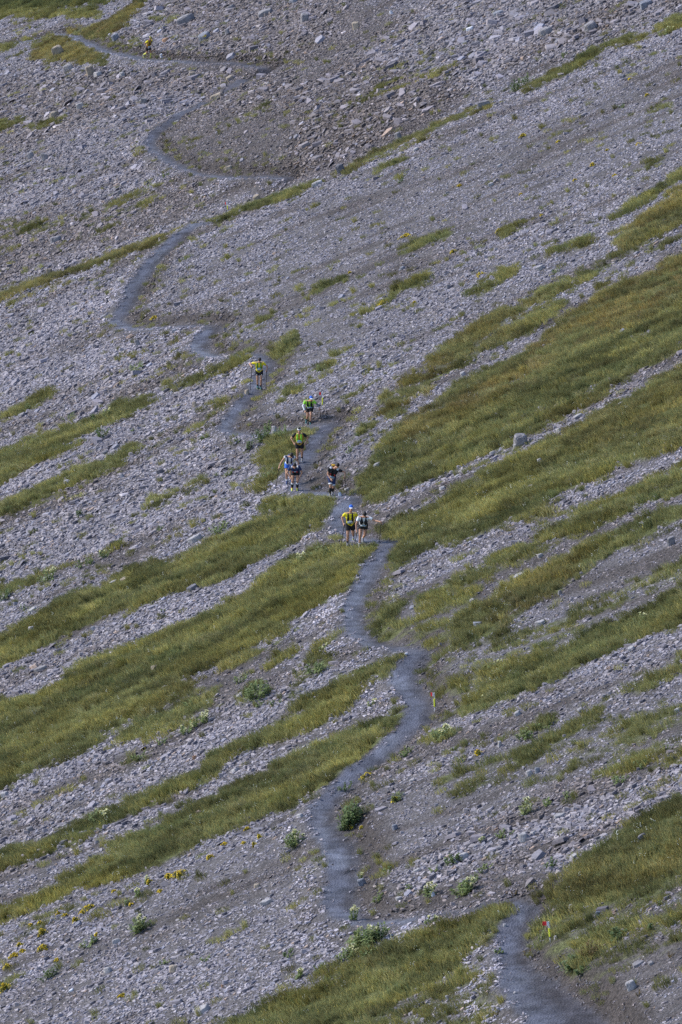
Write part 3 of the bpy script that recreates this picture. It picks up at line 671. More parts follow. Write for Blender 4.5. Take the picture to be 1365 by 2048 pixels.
# ------------------------------------------------------------------ countable things on the slope
ANCH = [(296, 97, 'the topmost lone runner'), (455, 415, 'the farthest small marker flag'), (519, 747, 'the yellow runner with two poles'), (622, 815, 'the runner in bright green'),
        (590, 920, 'the trio of runners'), (668, 955, 'the runner bent over one pole'), (712, 1045, 'the two leading runners'), (869, 1405, 'the middle marker flag'), (1097, 1862, 'the nearest marker flag'),
        (640, 1650, 'the lowest leftward trail bend'), (238, 650, 'the sharp upper trail bend'), (297, 290, 'the uppermost trail hairpin'), (1042, 884, 'the big tilted slab in grass'), (1040, 165, 'the dark bush in the upper scree'),
        (20, 2020, 'the bottom left corner'), (1345, 20, 'the top right corner'), (15, 590, 'the left end of the ridge grass'), (1345, 1640, 'the right edge meadow'), (1350, 450, 'the rusty grass at right edge'), (15, 1200, 'the left picture edge')]
class Namer:
    def __init__(self): self.items = []
    def add(self, ob, px, py, desc): self.items.append((ob, px, py, desc))
    def finish(self):
        buckets = {}
        for it in self.items:
            ob, px, py, desc = it
            k = min(range(len(ANCH)), key=lambda i: (ANCH[i][0] - px) ** 2 + (ANCH[i][1] - py) ** 2)
            dx, dy = px - ANCH[k][0], py - ANCH[k][1]
            rel = ('right of' if dx > 0 else 'left of') if abs(dx) > abs(dy) else ('below' if dy > 0 else 'above')
            if math.hypot(dx, dy) < 12: rel = 'at'
            buckets.setdefault((desc, rel, k), []).append((math.hypot(dx, dy), ob))
        ordn = ['', 'second ', 'third ', 'fourth ', 'fifth ', 'sixth ', 'seventh ', 'eighth ', 'ninth ', 'tenth ']
        for (desc, rel, k), L in buckets.items():
            L.sort(key=lambda t: t[0])
            for i, (_, ob) in enumerate(L):
                lab = f'{desc} {rel} {ANCH[k][2]}'
                if len(L) > 1: lab += f', {ordn[min(i, 9)]}nearest to it'
                ob['label'] = lab
NAM = Namer()
def metres(px, py):
    x, y, z = hit(px, py)
    return Vector((x[0], y[0], z[0])), float(project(x, y, z)[2][0]) / FPX

# ---- boulders: photo pixel centre, width, height, colour key
ROCK = {'g': m_rock('grey_rock', (.235, .22, .23)), 'l': m_rock('pale_rock', (.34, .32, .325), .7), 't': m_rock('tan_rock', (.32, .265, .21), .7), 'd': m_rock('dark_rock', (.15, .145, .165), .6), 'b': m_rock('bluish_rock', (.22, .225, .26), .7), 'w': m_rock('white_rock', (.62, .62, .66), .85), 'o': m_rock('rusty_rock', (.36, .21, .13), .7)}
RW = {'g': 'grey', 'l': 'pale', 't': 'tan', 'd': 'dark', 'b': 'bluish', 'w': 'white', 'o': 'rusty'}
BOULD = [(117,103,32,24,'t'),(180,143,26,24,'t'),(137,137,26,18,'g'),(198,147,22,14,'l'),(410,72,32,20,'b'),(372,38,46,22,'g'),(612,36,30,22,'g'),(588,2,24,12,'b'),(232,74,20,16,'b'),(637,366,34,16,'l'),(682,339,22,24,'d'),(245,150,18,13,'l'),(160,213,20,15,'l'),(107,230,26,18,'t'),(112,477,32,15,'g'),
 (385,150,16,14,'t'),(460,156,18,12,'t'),(330,80,20,12,'o'),(324,112,9,10,'w'),(530,25,40,18,'g'),(455,65,16,18,'g'),(462,14,18,12,'g'),(290,202,18,14,'g'),(60,312,20,14,'g'),(90,315,16,18,'g'),(240,385,14,10,'g'),(514,396,18,14,'t'),(434,192,34,16,'t'),(355,243,14,7,'l'),(458,335,24,12,'t'),(470,412,10,10,'l'),(478,417,8,6,'w'),
 (995,26,32,12,'b'),(940,57,22,10,'w'),(1092,62,42,20,'g'),(1182,51,36,22,'g'),(1295,5,36,20,'b'),(967,208,30,20,'g'),(712,52,20,17,'t'),(783,25,10,8,'w'),(1245,152,18,10,'d'),(832,298,16,8,'l'),(890,240,22,12,'t'),(797,272,16,16,'g'),(982,368,18,8,'l'),(1000,330,14,8,'l'),(895,385,12,8,'g'),
 (135,966,20,14,'l'),(320,942,16,13,'d'),(390,809,12,13,'t'),(495,784,13,10,'t'),(548,862,14,22,'l'),(100,542,16,12,'t'),(162,467,14,10,'t'),(245,556,24,10,'l'),(150,616,20,10,'l'),(45,830,22,12,'g'),(205,735,14,10,'t'),(350,660,14,8,'b'),(275,686,16,16,'g'),(210,905,22,10,'d'),(245,952,9,9,'b'),(526,758,10,6,'g'),
 (1042,880,28,34,'g'),(1030,895,10,14,'l'),(755,929,22,13,'l'),(1062,972,17,11,'l'),(1080,922,14,13,'l'),(1080,535,22,14,'l'),(1355,927,22,13,'l'),(680,989,10,9,'w'),(695,978,14,9,'l'),(805,536,14,9,'b'),(897,574,13,10,'d'),(926,748,14,10,'l'),(1245,662,18,10,'b'),(1118,862,16,12,'l'),(1155,832,24,10,'l'),(985,905,14,9,'l'),(915,952,14,8,'l'),(885,975,18,9,'l'),(1240,808,20,9,'l'),
 (390,1076,34,17,'l'),(228,1164,20,11,'l'),(385,1174,32,14,'d'),(65,1259,18,13,'l'),(310,1334,19,13,'t'),(332,1374,28,12,'l'),(65,1219,28,11,'l'),(557,1304,18,13,'l'),(82,1336,38,12,'g'),(215,1328,20,10,'b'),(186,1257,13,9,'b'),(665,1201,22,9,'l'),(480,1390,24,12,'l'),(390,1515,10,8,'o'),(155,1080,14,9,'b'),(600,1500,14,7,'w'),(250,1158,22,9,'t'),(470,1230,12,7,'l'),
 (1040,1151,38,15,'l'),(955,1251,24,18,'b'),(1082,1244,26,14,'l'),(1120,1186,11,13,'g'),(1262,1296,19,11,'l'),(1035,1426,18,12,'l'),(1000,1489,11,13,'l'),(812,1308,10,6,'w'),(952,1061,11,8,'l'),(1343,1082,20,22,'g'),(1162,1424,20,15,'g'),(1357,1419,20,12,'l'),(1080,1110,16,10,'l'),(1160,1418,16,8,'l'),(790,1205,16,8,'l'),(945,1200,16,10,'l'),(1125,1302,8,6,'g'),(1345,1158,20,9,'l'),(1075,1070,16,8,'l'),(718,1481,20,9,'l'),
 (232,1881,22,14,'l'),(217,1938,26,16,'l'),(347,1938,22,16,'t'),(532,1803,28,14,'l'),(405,2018,36,18,'l'),(445,1973,6,10,'o'),(580,1598,13,10,'b'),(10,1588,24,14,'l'),(112,1630,26,10,'l'),(60,1660,18,14,'g'),(470,1540,24,10,'l'),(245,1990,12,8,'l'),(515,1770,18,12,'t'),(143,1980,12,7,'w'),(318,1938,16,10,'g'),(303,1572,12,8,'d'),(600,1630,18,10,'l'),(185,1745,16,8,'l'),(80,1700,18,10,'l'),
 (725,1765,24,18,'b'),(1047,1675,22,20,'l'),(927,1711,28,18,'l'),(790,1655,17,12,'b'),(1285,1676,22,17,'d'),(1262,1971,28,22,'l'),(1302,1926,16,11,'g'),(865,1788,14,13,'w'),(797,1796,20,10,'l'),(1141,1816,9,15,'l'),(1195,1831,13,17,'b'),(1277,1926,32,9,'g'),(1120,1631,38,12,'l'),(1150,1711,24,11,'l'),(1060,1546,18,15,'l'),(1075,1541,13,14,'b'),(867,1568,13,9,'l'),(1000,1695,20,10,'g'),(835,1740,18,9,'l'),(895,1995,12,10,'l'),(930,2006,16,10,'l'),(805,1885,20,7,'l'),(1080,1838,8,4,'w'),(1112,1875,12,9,'l'),(1272,1762,10,6,'w'),(1327,1754,10,8,'l'),(825,1560,18,8,'l'),(1068,1665,18,10,'l'),(1010,1850,9,7,'l'),(700,2030,14,8,'l'),(1245,1860,18,9,'l'),(1295,1845,14,9,'b'),(1030,1985,10,6,'l'),(860,1895,10,6,'b'),(1220,1740,12,6,'l')]
def boulder_mesh(name, w, d, h, r, mat):
    V, F = hull_stone(w, d, h, r, 7)
    bm = bmesh.new(); vs = [bm.verts.new(v) for v in V]
    for f in F: bm.faces.new([vs[i] for i in f])
    bmesh.ops.bevel(bm, geom=list(bm.edges), offset=min(w, d, h) * .07, segments=1, affect='EDGES')
    bmesh.ops.triangulate(bm, faces=bm.faces)
    bmesh.ops.subdivide_edges(bm, edges=bm.edges, cuts=1)
    for v in bm.verts: v.co += Vector((r.uniform(-1, 1), r.uniform(-1, 1), r.uniform(-1, 1))) * min(w, d, h) * .022
    me = bpy.data.meshes.new(name); bm.to_mesh(me); bm.free(); me.materials.append(mat); return me
for i, (cx, cy, w, h, key) in enumerate(BOULD):
    r = random.Random(900 + i)
    p, s = metres(cx, cy + h * .35)
    W_, H_ = w * s, h * s
    slab = w > 1.45 * h; up = h > 1.15 * w
    if slab: roll = -r.uniform(.25, .5); Hh = H_ * .9; Ww = W_ * 1.02
    elif up: roll = r.uniform(-.15, .1); Hh = H_ * 1.25; Ww = W_
    else: roll = -r.uniform(.1, .45); Hh = H_ * 1.15; Ww = W_
    if (cx, cy) == (1042, 880): roll = -.1; Hh = H_ * 1.05; Ww = W_ * 1.7
    dp = Ww * r.uniform(.5, .8) if not up else Ww * .6
    o = link('boulder', boulder_mesh('boulder', Ww, dp, Hh, r, ROCK[key]))
    o.location = p + Vector((0, 0, Hh * .28)); o.rotation_euler = (r.uniform(-.2, .1), roll, r.uniform(-.3, .3))
    size = 'large ' if w * h > 550 else ('small ' if w * h < 140 else '')
    shape = 'flat slab' if slab else ('upright rock' if up else 'boulder')
    tag(o, None, 'boulder', 'boulders lying on the slope')
    if (cx, cy) == (1042, 880): o['label'] = 'biggest pale upright slab leaning in the stone strip between two grass bands'
    elif (cx, cy) == (410, 72):
        o['label'] = 'bluish boulder with a yellow painted mark above the top path'
        bm = bmesh.new()
        for (x0, z0, x1, z1) in ((-.16, .0, .16, .05), (.02, .08, .16, .03), (.02, -.06, .16, .02)):
            dv = Vector((x1 - x0, 0, z1 - z0)); L = dv.length
            M = Matrix.Translation(((x0 + x1) / 2, 0, (z0 + z1) / 2)) @ Matrix.Rotation(-math.atan2(z1 - z0, x1 - x0), 4, 'Y') @ Matrix.Diagonal((L, .02, .055, 1))
            bmesh.ops.create_cube(bm, size=1, matrix=M)
        me = bpy.data.meshes.new('paint_mark'); bm.to_mesh(me); bm.free(); me.materials.append(simple('yellow_paint', (.62, .45, .08), .7))
        c = link('paint_mark', me, o); c.location = (0, -dp * .36, Hh * .3); c.rotation_euler = (-.5, 0, 0)
    else: NAM.add(o, cx, cy, f'{size}{RW[key]} {shape}')

# ---- thistles and leafy plants
def m_leaf(name, col, rough=.6):
    m, nt, b = newmat(name)
    ag = node(nt, 'ShaderNodeAttribute', attribute_name='tone')
    n = ramp(nt, objnoise(nt, 9), [(.3, tuple(c * .8 for c in col)), (.7, tuple(c * 1.2 for c in col))])
    nt.links.new(mixc(nt, 'MULTIPLY', 1.0, n, ag.outputs['Color']), b.inputs['Base Color']); b.inputs['Roughness'].default_value = rough; b.inputs['Specular IOR Level'].default_value = .25
    translucent(nt, b, b.inputs['Base Color'].links[0].from_socket, .35)
    return m
LEAF = m_leaf('thistle_leaf', (.17, .21, .085)); LEAFD = m_leaf('dark_leaf', (.11, .15, .06)); LEAFP = m_leaf('pale_leaf', (.24, .27, .12)); LEAFB = m_leaf('dry_leaf', (.15, .11, .05))
BRACT = m_leaf('pale_bract', (.80, .78, .50)); CORE = simple('flower_core', (.10, .085, .05)); YEL = m_leaf('yellow_petal', (.76, .58, .05)); YELG = m_leaf('green_cushion', (.14, .15, .035))
def leaf(V, F, T, base, d, L, w, droop, t, r):
    side = d.cross(Vector((0, 0, 1)));
    side = side.normalized() if side.length > .05 else Vector((1, 0, 0))
    o = len(V); pts = []
    n = 4
    for k in range(n + 1):
        q = k / n
        c = base + d * L * q + Vector((0, 0, -droop * L * q * q))
        ww = w * math.sin(math.pi * (.12 + .88 * q) ** .8) * (1 + .35 * ((k % 2) * 2 - 1) * (0 < k < n)) * .5 + .002
        V.append(c - side * ww); V.append(c + side * ww); T += [t, t]
    F += [(o + 2 * k, o + 2 * k + 1, o + 2 * k + 3, o + 2 * k + 2) for k in range(n)]
def foliage(seed, W_, H_, nst, nl, spread, lw=.05):
    r = random.Random(seed); V, F, T = [], [], []; tips = []
    for s in range(nst):
        a = r.random() * 6.283; q = math.sqrt(r.random())
        b = Vector((math.cos(a) * q * W_ * .28, math.sin(a) * q * W_ * .28, 0))
        tip = Vector((math.cos(a) * q * W_ * spread, math.sin(a) * q * W_ * spread, H_ * (1.0 - .45 * q * q) * r.uniform(.72, 1.0)))
        tips.append(tip)
        for k in range(nl):
            f = (k + r.random()) / nl
            p = b.lerp(tip, f)
            la = r.random() * 6.283; el = r.uniform(.15, 1.1)
            d = Vector((math.cos(la) * math.cos(el), math.sin(la) * math.cos(el), math.sin(el)))
            t = r.uniform(.6, 1.45)
            leaf(V, F, T, p, d, r.uniform(.35, .7) * min(W_, H_) * (.62 - .25 * f), lw * r.uniform(.7, 1.3), r.uniform(.1, .6), (t * r.uniform(.9, 1.1), t, t * r.uniform(.8, 1.05)), r)
        V += [b + Vector((.006, 0, -.03)), b + Vector((-.006, 0, -.03)), tip + Vector((-.005, 0, 0)), tip + Vector((.005, 0, 0))]; o = len(V) - 4; F.append((o, o + 1, o + 2, o + 3)); T += [(1, 1, 1)] * 4
    return V, F, T, tips
def flower_mesh(seed):
    r = random.Random(seed); V, F, T = [], [], []
    for k in range(22):
        a = r.random() * 6.283; el = r.uniform(.1, 1.3)
        d = Vector((math.cos(a) * math.cos(el), math.sin(a) * math.cos(el), math.sin(el))); t = r.uniform(.75, 1.25)
        leaf(V, F, T, Vector((0, 0, -.02)), d, r.uniform(.07, .12), .035, .1, (t, t, t * .95), r)
    return mesh_from('flower_head', V, F, BRACT, T)
FLW = [flower_mesh(i) for i in range(3)]
def core_mesh():
    bm = bmesh.new(); bmesh.ops.create_icosphere(bm, subdivisions=2, radius=.026)
    for v in bm.verts: v.co.z = v.co.z * 1.2 + .02
    me = bpy.data.meshes.new('flower_core'); bm.to_mesh(me); bm.free(); me.materials.append(CORE); return me
COREM = core_mesh()
# px, base py, w, h, kind (f flowered thistle, p pale thistle, g green leafy, d dark, b dry)
PLANTS = [(280,1862,38,36,'f'),(590,1692,36,36,'f'),(595,1957,22,26,'f'),(195,1642,40,24,'f'),(280,1792,22,20,'f'),(290,1768,16,18,'f'),(178,1892,32,22,'g'),(98,1957,36,22,'d'),(330,1927,22,15,'g'),(640,1942,30,20,'g'),(415,1920,26,14,'g'),(252,1812,18,14,'g'),(580,1905,18,10,'g'),(575,1915,24,14,'d'),(650,1965,26,14,'g'),
 (702,1648,46,50,'d'),(690,1660,24,30,'d'),(928,1788,40,38,'f'),(952,1762,26,18,'g'),(860,1792,26,28,'f'),(755,1802,30,20,'g'),(907,1727,34,26,'d'),(797,1602,22,26,'g'),(1052,1628,24,34,'p'),(1097,1612,24,20,'g'),(962,1687,20,15,'f'),(1010,1672,34,18,'g'),(1240,1567,34,20,'g'),(1135,1594,24,14,'g'),(728,1895,64,46,'f'),(760,1880,34,40,'g'),(695,1918,38,30,'f'),(735,1912,34,24,'g'),(709,1840,17,34,'f'),(722,1757,10,12,'f'),(860,1847,26,17,'f'),(968,1742,30,16,'g'),(870,1742,26,12,'g'),(815,1780,20,14,'g'),(775,1745,24,14,'g'),(690,1580,30,18,'d'),
 (515,1397,48,44,'g'),(520,1412,20,14,'g'),(482,1364,28,20,'g'),(412,1444,24,26,'f'),(372,1467,30,22,'f'),(395,1452,26,18,'g'),(325,1489,22,16,'g'),(280,1517,40,16,'g'),(632,1347,42,28,'g'),(650,1300,20,16,'f'),(95,1162,38,26,'f'),(210,1114,22,22,'f'),(168,1134,32,22,'d'),(10,1197,32,24,'d'),(45,1220,28,14,'d'),(245,1084,22,15,'d'),(440,1064,38,26,'g'),(552,1410,24,16,'g'),(378,1414,22,18,'g'),(318,1062,22,12,'g'),(600,1130,40,24,'p'),(640,1112,36,24,'g'),(325,1224,14,8,'g'),(465,1142,16,10,'g'),
 (880,1480,38,30,'f'),(815,1510,36,17,'g'),(1052,1477,38,25,'g'),(1075,1460,20,14,'g'),(1280,1537,38,18,'g'),(990,1337,36,20,'p'),(965,1407,15,20,'p'),(1280,1247,26,22,'p'),(745,1412,20,16,'p'),(1095,1455,24,14,'g'),(1330,1500,16,12,'g'),(910,1500,14,10,'g'),(920,1525,24,10,'g'),(1005,1480,14,10,'g'),
 (278,742,42,22,'g'),(203,877,30,28,'d'),(190,842,26,18,'d'),(215,835,22,20,'f'),(165,1030,22,22,'d'),(457,952,18,16,'g'),(525,883,42,34,'d'),(532,858,24,20,'g'),(500,898,26,22,'d'),(535,962,36,20,'g'),(565,872,30,24,'g'),(485,860,42,12,'b'),(412,880,20,14,'d'),(138,838,28,16,'g'),(475,885,16,10,'d'),(430,955,14,10,'g'),(590,945,22,14,'g'),(270,862,14,10,'g'),(55,820,22,14,'g'),
 (1032,182,28,30,'d'),(1058,165,26,22,'g'),(1130,115,24,14,'g'),(1330,70,32,18,'p'),(975,105,16,10,'g'),(1248,215,24,10,'g'),(800,365,16,10,'d'),(330,355,18,12,'g'),(300,375,14,10,'g'),(1115,545,20,12,'g'),(700,905,22,14,'g'),(718,870,20,12,'d'),(640,742,20,16,'g'),(1055,710,14,12,'d'),(790,905,18,12,'d'),(1010,800,16,14,'d'),
 (1180,1912,40,36,'b'),(1142,1937,36,34,'d'),(1165,1950,26,22,'d'),(1230,1880,46,28,'d'),(1195,1870,24,18,'g'),(1085,1878,14,26,'g'),(1095,1868,12,18,'b'),(1300,1860,16,18,'d'),(1055,1910,18,16,'b'),(1030,1790,14,12,'b'),(1105,1735,26,22,'d'),(1000,1905,18,14,'g'),(990,2030,20,12,'b'),(880,1985,18,12,'b'),(1280,1990,20,14,'b'),(1340,1915,18,16,'b'),(1320,1810,16,12,'g')]
PKIND = {'f': 'pale flowered thistle', 'p': 'pale green thistle', 'g': 'leafy green plant', 'd': 'dark green leafy plant', 'b': 'dry brownish tuft'}
PMAT = {'f': LEAF, 'p': LEAFP, 'g': LEAF, 'd': LEAFD, 'b': LEAFB}
for i, (cx, cy, w, h, kd) in enumerate(PLANTS):
    r = random.Random(3000 + i)
    p, s = metres(cx, cy)
    W_, H_ = w * s * 1.1, h * s * 1.0
    V, F, T, tips = foliage(4000 + i, W_, H_, max(5, int(w * h / 72)), 11, .5, .055 if kd != 'b' else .02)
    tl = r.uniform(.15, .42)                                      # plants follow the tilt of the slope and sprawl along it
    V = [Vector((v[0] * 1.12, v[1], v[2] + v[0] * tl * 1.1)) for v in V]; tips = [Vector((v.x * 1.12, v.y, v.z + v.x * tl * 1.1)) for v in tips]
    fo = mesh_from('foliage', V, F, PMAT[kd], T)
    if kd in 'fp':
        root = bpy.data.objects.new('thistle_plant', None); COL.objects.link(root); root.empty_display_size = .1
        root.location = p
        link('foliage', fo, root)
        tips.sort(key=lambda v: -v.z)
        for k, tpn in enumerate(tips[:max(2, min(6, len(tips) * 2 // 3))]):
            fl = link('flower_head', r.choice(FLW), root); fl.location = tpn + Vector((0, 0, .01)); fl.rotation_euler = (r.uniform(-.4, .6), r.uniform(-.4, .4), r.uniform(0, 6)); q = r.uniform(.8, 1.15) * (1.05 if h > 22 else .75); fl.scale = (q, q, q)
            if h > 24: link('flower_core', COREM, fl)
        tag(root, None, 'thistle', 'thistles growing on the scree')
    else:
        root = link('leafy_plant' if kd != 'b' else 'dry_tuft', fo); root.location = p
        tag(root, None, 'plant', 'leafy plants growing on the scree')
    NAM.add(root, cx, cy, ('big ' if w * h > 1100 else ('tiny ' if w * h < 230 else '')) + PKIND[kd])

# ---- yellow flower cushions
CUSH = [(360,1748,36,16),(338,1752,18,12),(300,1764,15,12),(87,1864,22,18),(82,1846,16,10),(88,1895,22,15),(178,1816,28,14),(165,1826,14,10),(152,1840,18,13),(12,1974,24,22),(16,1932,18,13),(30,1910,22,10),(46,1902,12,9),(131,1831,13,9),(520,1673,9,13),(510,1689,11,12),(495,1657,14,7),(450,1688,16,8),(245,1991,16,9),(347,2004,13,12),(263,1809,10,8),(228,1782,11,7),(40,1889,18,9),(195,1869,11,9),(118,1826,10,8),(320,1782,12,7),(488,1686,10,7),(420,1714,18,9),
 (792,1599,19,15),(735,1551,32,12),(725,1655,9,8),(705,1656,8,6),(958,1506,16,17),(962,549,20,10),(767,605,32,9),(830,604,10,5),(1047,271,17,9),(1187,329,12,10),(1117,283,9,6),(1277,288,12,6),(1294,190,9,7),(1000,461,18,10),(812,471,26,7),(920,371,11,7),(1043,389,9,6),(1083,431,9,6),(907,503,17,8),(1150,360,10,5),(1230,350,9,5),(310,635,17,8),(552,874,9,8),(548,884,8,7),(1260,158,9,5),(700,545,8,5),(1215,300,9,5),(630,1390,9,10),(115,1920,12,8),(62,1850,10,8)]
def cushion(seed, W_, H_):
    r = random.Random(seed); V, F, T = [], [], []; V2, F2, T2 = [], [], []
    n = int(60 + 260 * W_)
    for k in range(n):
        a = r.random() * 6.283; q = math.sqrt(r.random()); lump = .7 + .45 * math.sin(a * 3 + seed)
        c = Vector((math.cos(a) * q * W_ / 2 * lump, math.sin(a) * q * W_ * .38 * lump, H_ * (1 - q * q) * .75 + H_ * .18 * r.random()))
        yel = r.random() < .72
        Vv, Ff, Tt = (V, F, T) if yel else (V2, F2, T2)
        e = Vector((r.gauss(0, 1), r.gauss(0, 1), r.gauss(0, .6))).normalized(); g = e.orthogonal(); o = len(Vv); z = r.uniform(.012, .028)
        Vv += [c + e * z, c + g * z, c - e * z, c - g * z]; Ff.append((o, o + 1, o + 2, o + 3)); t = r.uniform(.7, 1.25); Tt += [(t, t * r.uniform(.85, 1.1), t)] * 4
        if k % 2 == 0:
            b = c * .9; b.z = 0; o = len(V2); V2 += [b + g * .008, b - g * .008, c * .97 - g * .01, c * .97 + g * .01]; F2.append((o, o + 1, o + 2, o + 3)); T2 += [(1, 1, 1)] * 4
    return (V, F, T), (V2, F2, T2)
for i, (cx, cy, w, h) in enumerate(CUSH):
    p, s = metres(cx, cy + h * .3)
    A, B = cushion(6000 + i, w * s * 1.15, h * s * .9)
    root = bpy.data.objects.new('flower_cushion', None); COL.objects.link(root); root.location = p; root.rotation_euler = (0, -.35, 0); root.empty_display_size = .1
    link('blossom', mesh_from('blossom', A[0], A[1], YEL, A[2]), root); link('foliage', mesh_from('foliage', B[0], B[1], YELG, B[2]), root)
    tag(root, None, 'flowers', 'yellow flower cushions on the scree')
    NAM.add(root, cx, cy, ('wide ' if w > 22 else ('tiny ' if w < 10 else 'small ')) + 'yellow flower cushion')
NAM.finish()

# ---- course marker flags
M_RED = simple('red_flag', (.80, .05, .05), .6, .12); M_WHT = simple('white_plastic', (.75, .75, .78), .5, .06); M_YEL = simple('reflective_yellow', (.78, .82, .06), .45, .06); M_DRK = simple('dark_plastic', (.05, .05, .045), .5)
def box_mesh(name, sx, sy, sz, mat, bev=.15):
    bm = bmesh.new(); bmesh.ops.create_cube(bm, size=1, matrix=Matrix.Diagonal((sx, sy, sz, 1)))
    bmesh.ops.bevel(bm, geom=list(bm.edges), offset=min(sx, sy, sz) * bev, segments=2, affect='EDGES')
    me = bpy.data.meshes.new(name); bm.to_mesh(me); bm.free(); me.materials.append(mat); return me
def rod_mesh(name, z0, z1, r0, r1, mat, n=10):
    bm = bmesh.new(); bmesh.ops.create_cone(bm, cap_ends=True, segments=n, radius1=r0, radius2=r1, depth=z1 - z0, matrix=Matrix.Translation((0, 0, (z0 + z1) / 2)))
    me = bpy.data.meshes.new(name); bm.to_mesh(me); bm.free(); me.materials.append(mat); return me
def wave_flag(name, x0, x1, z0, z1, mat):
    n = 8; V = []; F = []
    for k in range(n + 1):
        x = x0 + (x1 - x0) * k / n; yv = .012 * math.sin(x * 30)
        for dy in (-.003, .003):
            V += [(x, yv + dy, z0 - .01 * math.sin(x * 12)), (x, yv + dy, z1 - .01 * math.sin(x * 12))]
    for k in range(n):
        a = 4 * k; b = a + 4
        F += [(a, b, b + 1, a + 1), (a + 3, b + 3, b + 2, a + 2), (a + 1, b + 1, b + 3, a + 3), (a + 2, b + 2, b, a)]
    F += [(0, 1, 3, 2), (4 * n + 2, 4 * n + 3, 4 * n + 1, 4 * n)]
    return mesh_from(name, V, F, mat)
def marker(px, py, hpx, lean, label, fl=.20, tall=.16):
    p, s = metres(px, py); Hh = hpx * s / CP
    root = bpy.data.objects.new('marker_flag', None); COL.objects.link(root); root.location = p; root.rotation_euler = (0, lean, rnd.uniform(-.15, .15)); root.empty_display_size = .1
    link('pole', rod_mesh('pole', -.08, Hh, .016, .014, M_WHT), root)
    link('reflective_sleeve', rod_mesh('reflective_sleeve', Hh * .27, Hh * .68, .03, .03, M_YEL), root)
    link('sleeve_collar', rod_mesh('sleeve_collar', Hh * .24, Hh * .27, .034, .034, M_DRK), root)
    fg = link('flag', wave_flag('flag', -fl, -.075, Hh - tall, Hh, M_RED), root)
    link('white_stripe', wave_flag('white_stripe', -.075, .012, Hh - tall, Hh, M_WHT), fg)
    tag(root, label, 'marker flag', 'course marker flags along the trail')
marker(1101, 1884, 42, -.08, 'nearest red and white marker flag beside the bottom of the trail', .22, .15)
marker(870, 1423, 38, -.03, 'red and yellow marker flag right of the wide middle trail section', .15, .16)
marker(645, 818, 33, .03, 'marker flag just behind the runner in the bright green shirt', .18, .15)
marker(456, 424, 19, -.05, 'farthest tiny marker flag among rubble above the ridge grass', .14, .16)
# ------------------------------------------------------------------ people
SKIN = simple('skin', (.46, .25, .165), .6, .1, 30); SKIND = simple('tanned_skin', (.34, .17, .105), .6, .1, 30)
HAIR = simple('dark_hair', (.022, .018, .018), .6, .3, 40); EYE = simple('eye', (.03, .025, .02), .3); LIP = simple('lips', (.30, .10, .08), .5)
CL = {'yellow': (.76, .64, .03), 'lime': (.32, .72, .06), 'black': (.020, .020, .024), 'navy': (.03, .045, .12), 'white': (.74, .75, .78), 'orange': (.50, .30, .04), 'blue': (.05, .16, .62), 'red': (.50, .05, .05), 'green': (.10, .22, .05), 'teal': (.04, .11, .12), 'mint': (.35, .62, .58), 'neon': (.58, .58, .12), 'grey': (.18, .18, .2), 'sky': (.30, .50, .74), 'coral': (.62, .20, .16)}
CM = {k: simple(k + '_cloth', v, .75, .14, 14, .2) for k, v in CL.items()}

def V3(*a): return Vector(a)
class PB:
    """collects rounded limbs and merges them into one continuous surface"""
    def __init__(s): s.bm = bmesh.new()
    def ball(s, c, r, M=None):
        m = Matrix.Translation(c) @ (M or Matrix.Identity(4)) @ (Matrix.Diagonal((*r, 1)) if not isinstance(r, (int, float)) else Matrix.Diagonal((r, r, r, 1)))
        bmesh.ops.create_icosphere(s.bm, subdivisions=2, radius=1, matrix=m); return s
    def limb(s, a, ra, b, rb, ca=True, cb=True):
        d = b - a; L = d.length
        if L < 1e-5: return s.ball(a, ra)
        m = Matrix.Translation((a + b) / 2) @ d.to_track_quat('Z', 'Y').to_matrix().to_4x4()
        bmesh.ops.create_cone(s.bm, cap_ends=True, segments=14, radius1=ra, radius2=rb, depth=L, matrix=m)
        if ca: s.ball(a, ra)
        if cb: s.ball(b, rb)
        return s
    def box(s, c, M, d):
        bmesh.ops.create_cube(s.bm, size=1, matrix=Matrix.Translation(c) @ M @ Matrix.Diagonal((*d, 1))); return s
    def cut(s, p, n):
        """keep the side the normal points away from, and close the cut"""
        g = bmesh.ops.bisect_plane(s.bm, geom=list(s.bm.verts) + list(s.bm.edges) + list(s.bm.faces), plane_co=p, plane_no=n, clear_outer=True)
        e = [x for x in g['geom_cut'] if isinstance(x, bmesh.types.BMEdge)]
        if e: bmesh.ops.holes_fill(s.bm, edges=e)
        return s
    def build(s, name, mat, vox=.012, dec=.4, smooth=3, parent=None, raw=False):
        me = bpy.data.meshes.new(name); s.bm.to_mesh(me); s.bm.free()
        if not raw:
            t = bpy.data.objects.new('tmp', me); COL.objects.link(t)
            r = t.modifiers.new('r', 'REMESH'); r.mode = 'VOXEL'; r.voxel_size = vox
            if smooth: q = t.modifiers.new('s', 'SMOOTH'); q.iterations = smooth; q.factor = .5
            if dec < 1: q = t.modifiers.new('d', 'DECIMATE'); q.ratio = dec
            dg = bpy.context.evaluated_depsgraph_get()
            nm = bpy.data.meshes.new_from_object(t.evaluated_get(dg)); bpy.data.objects.remove(t); bpy.data.meshes.remove(me)
            me = nm; me.name = name
        me.polygons.foreach_set('use_smooth', np.ones(len(me.polygons), bool))
        me.materials.clear(); me.materials.append(mat)
        o = bpy.data.objects.new(name, me); COL.objects.link(o)
        if parent: o.parent = parent
        return o

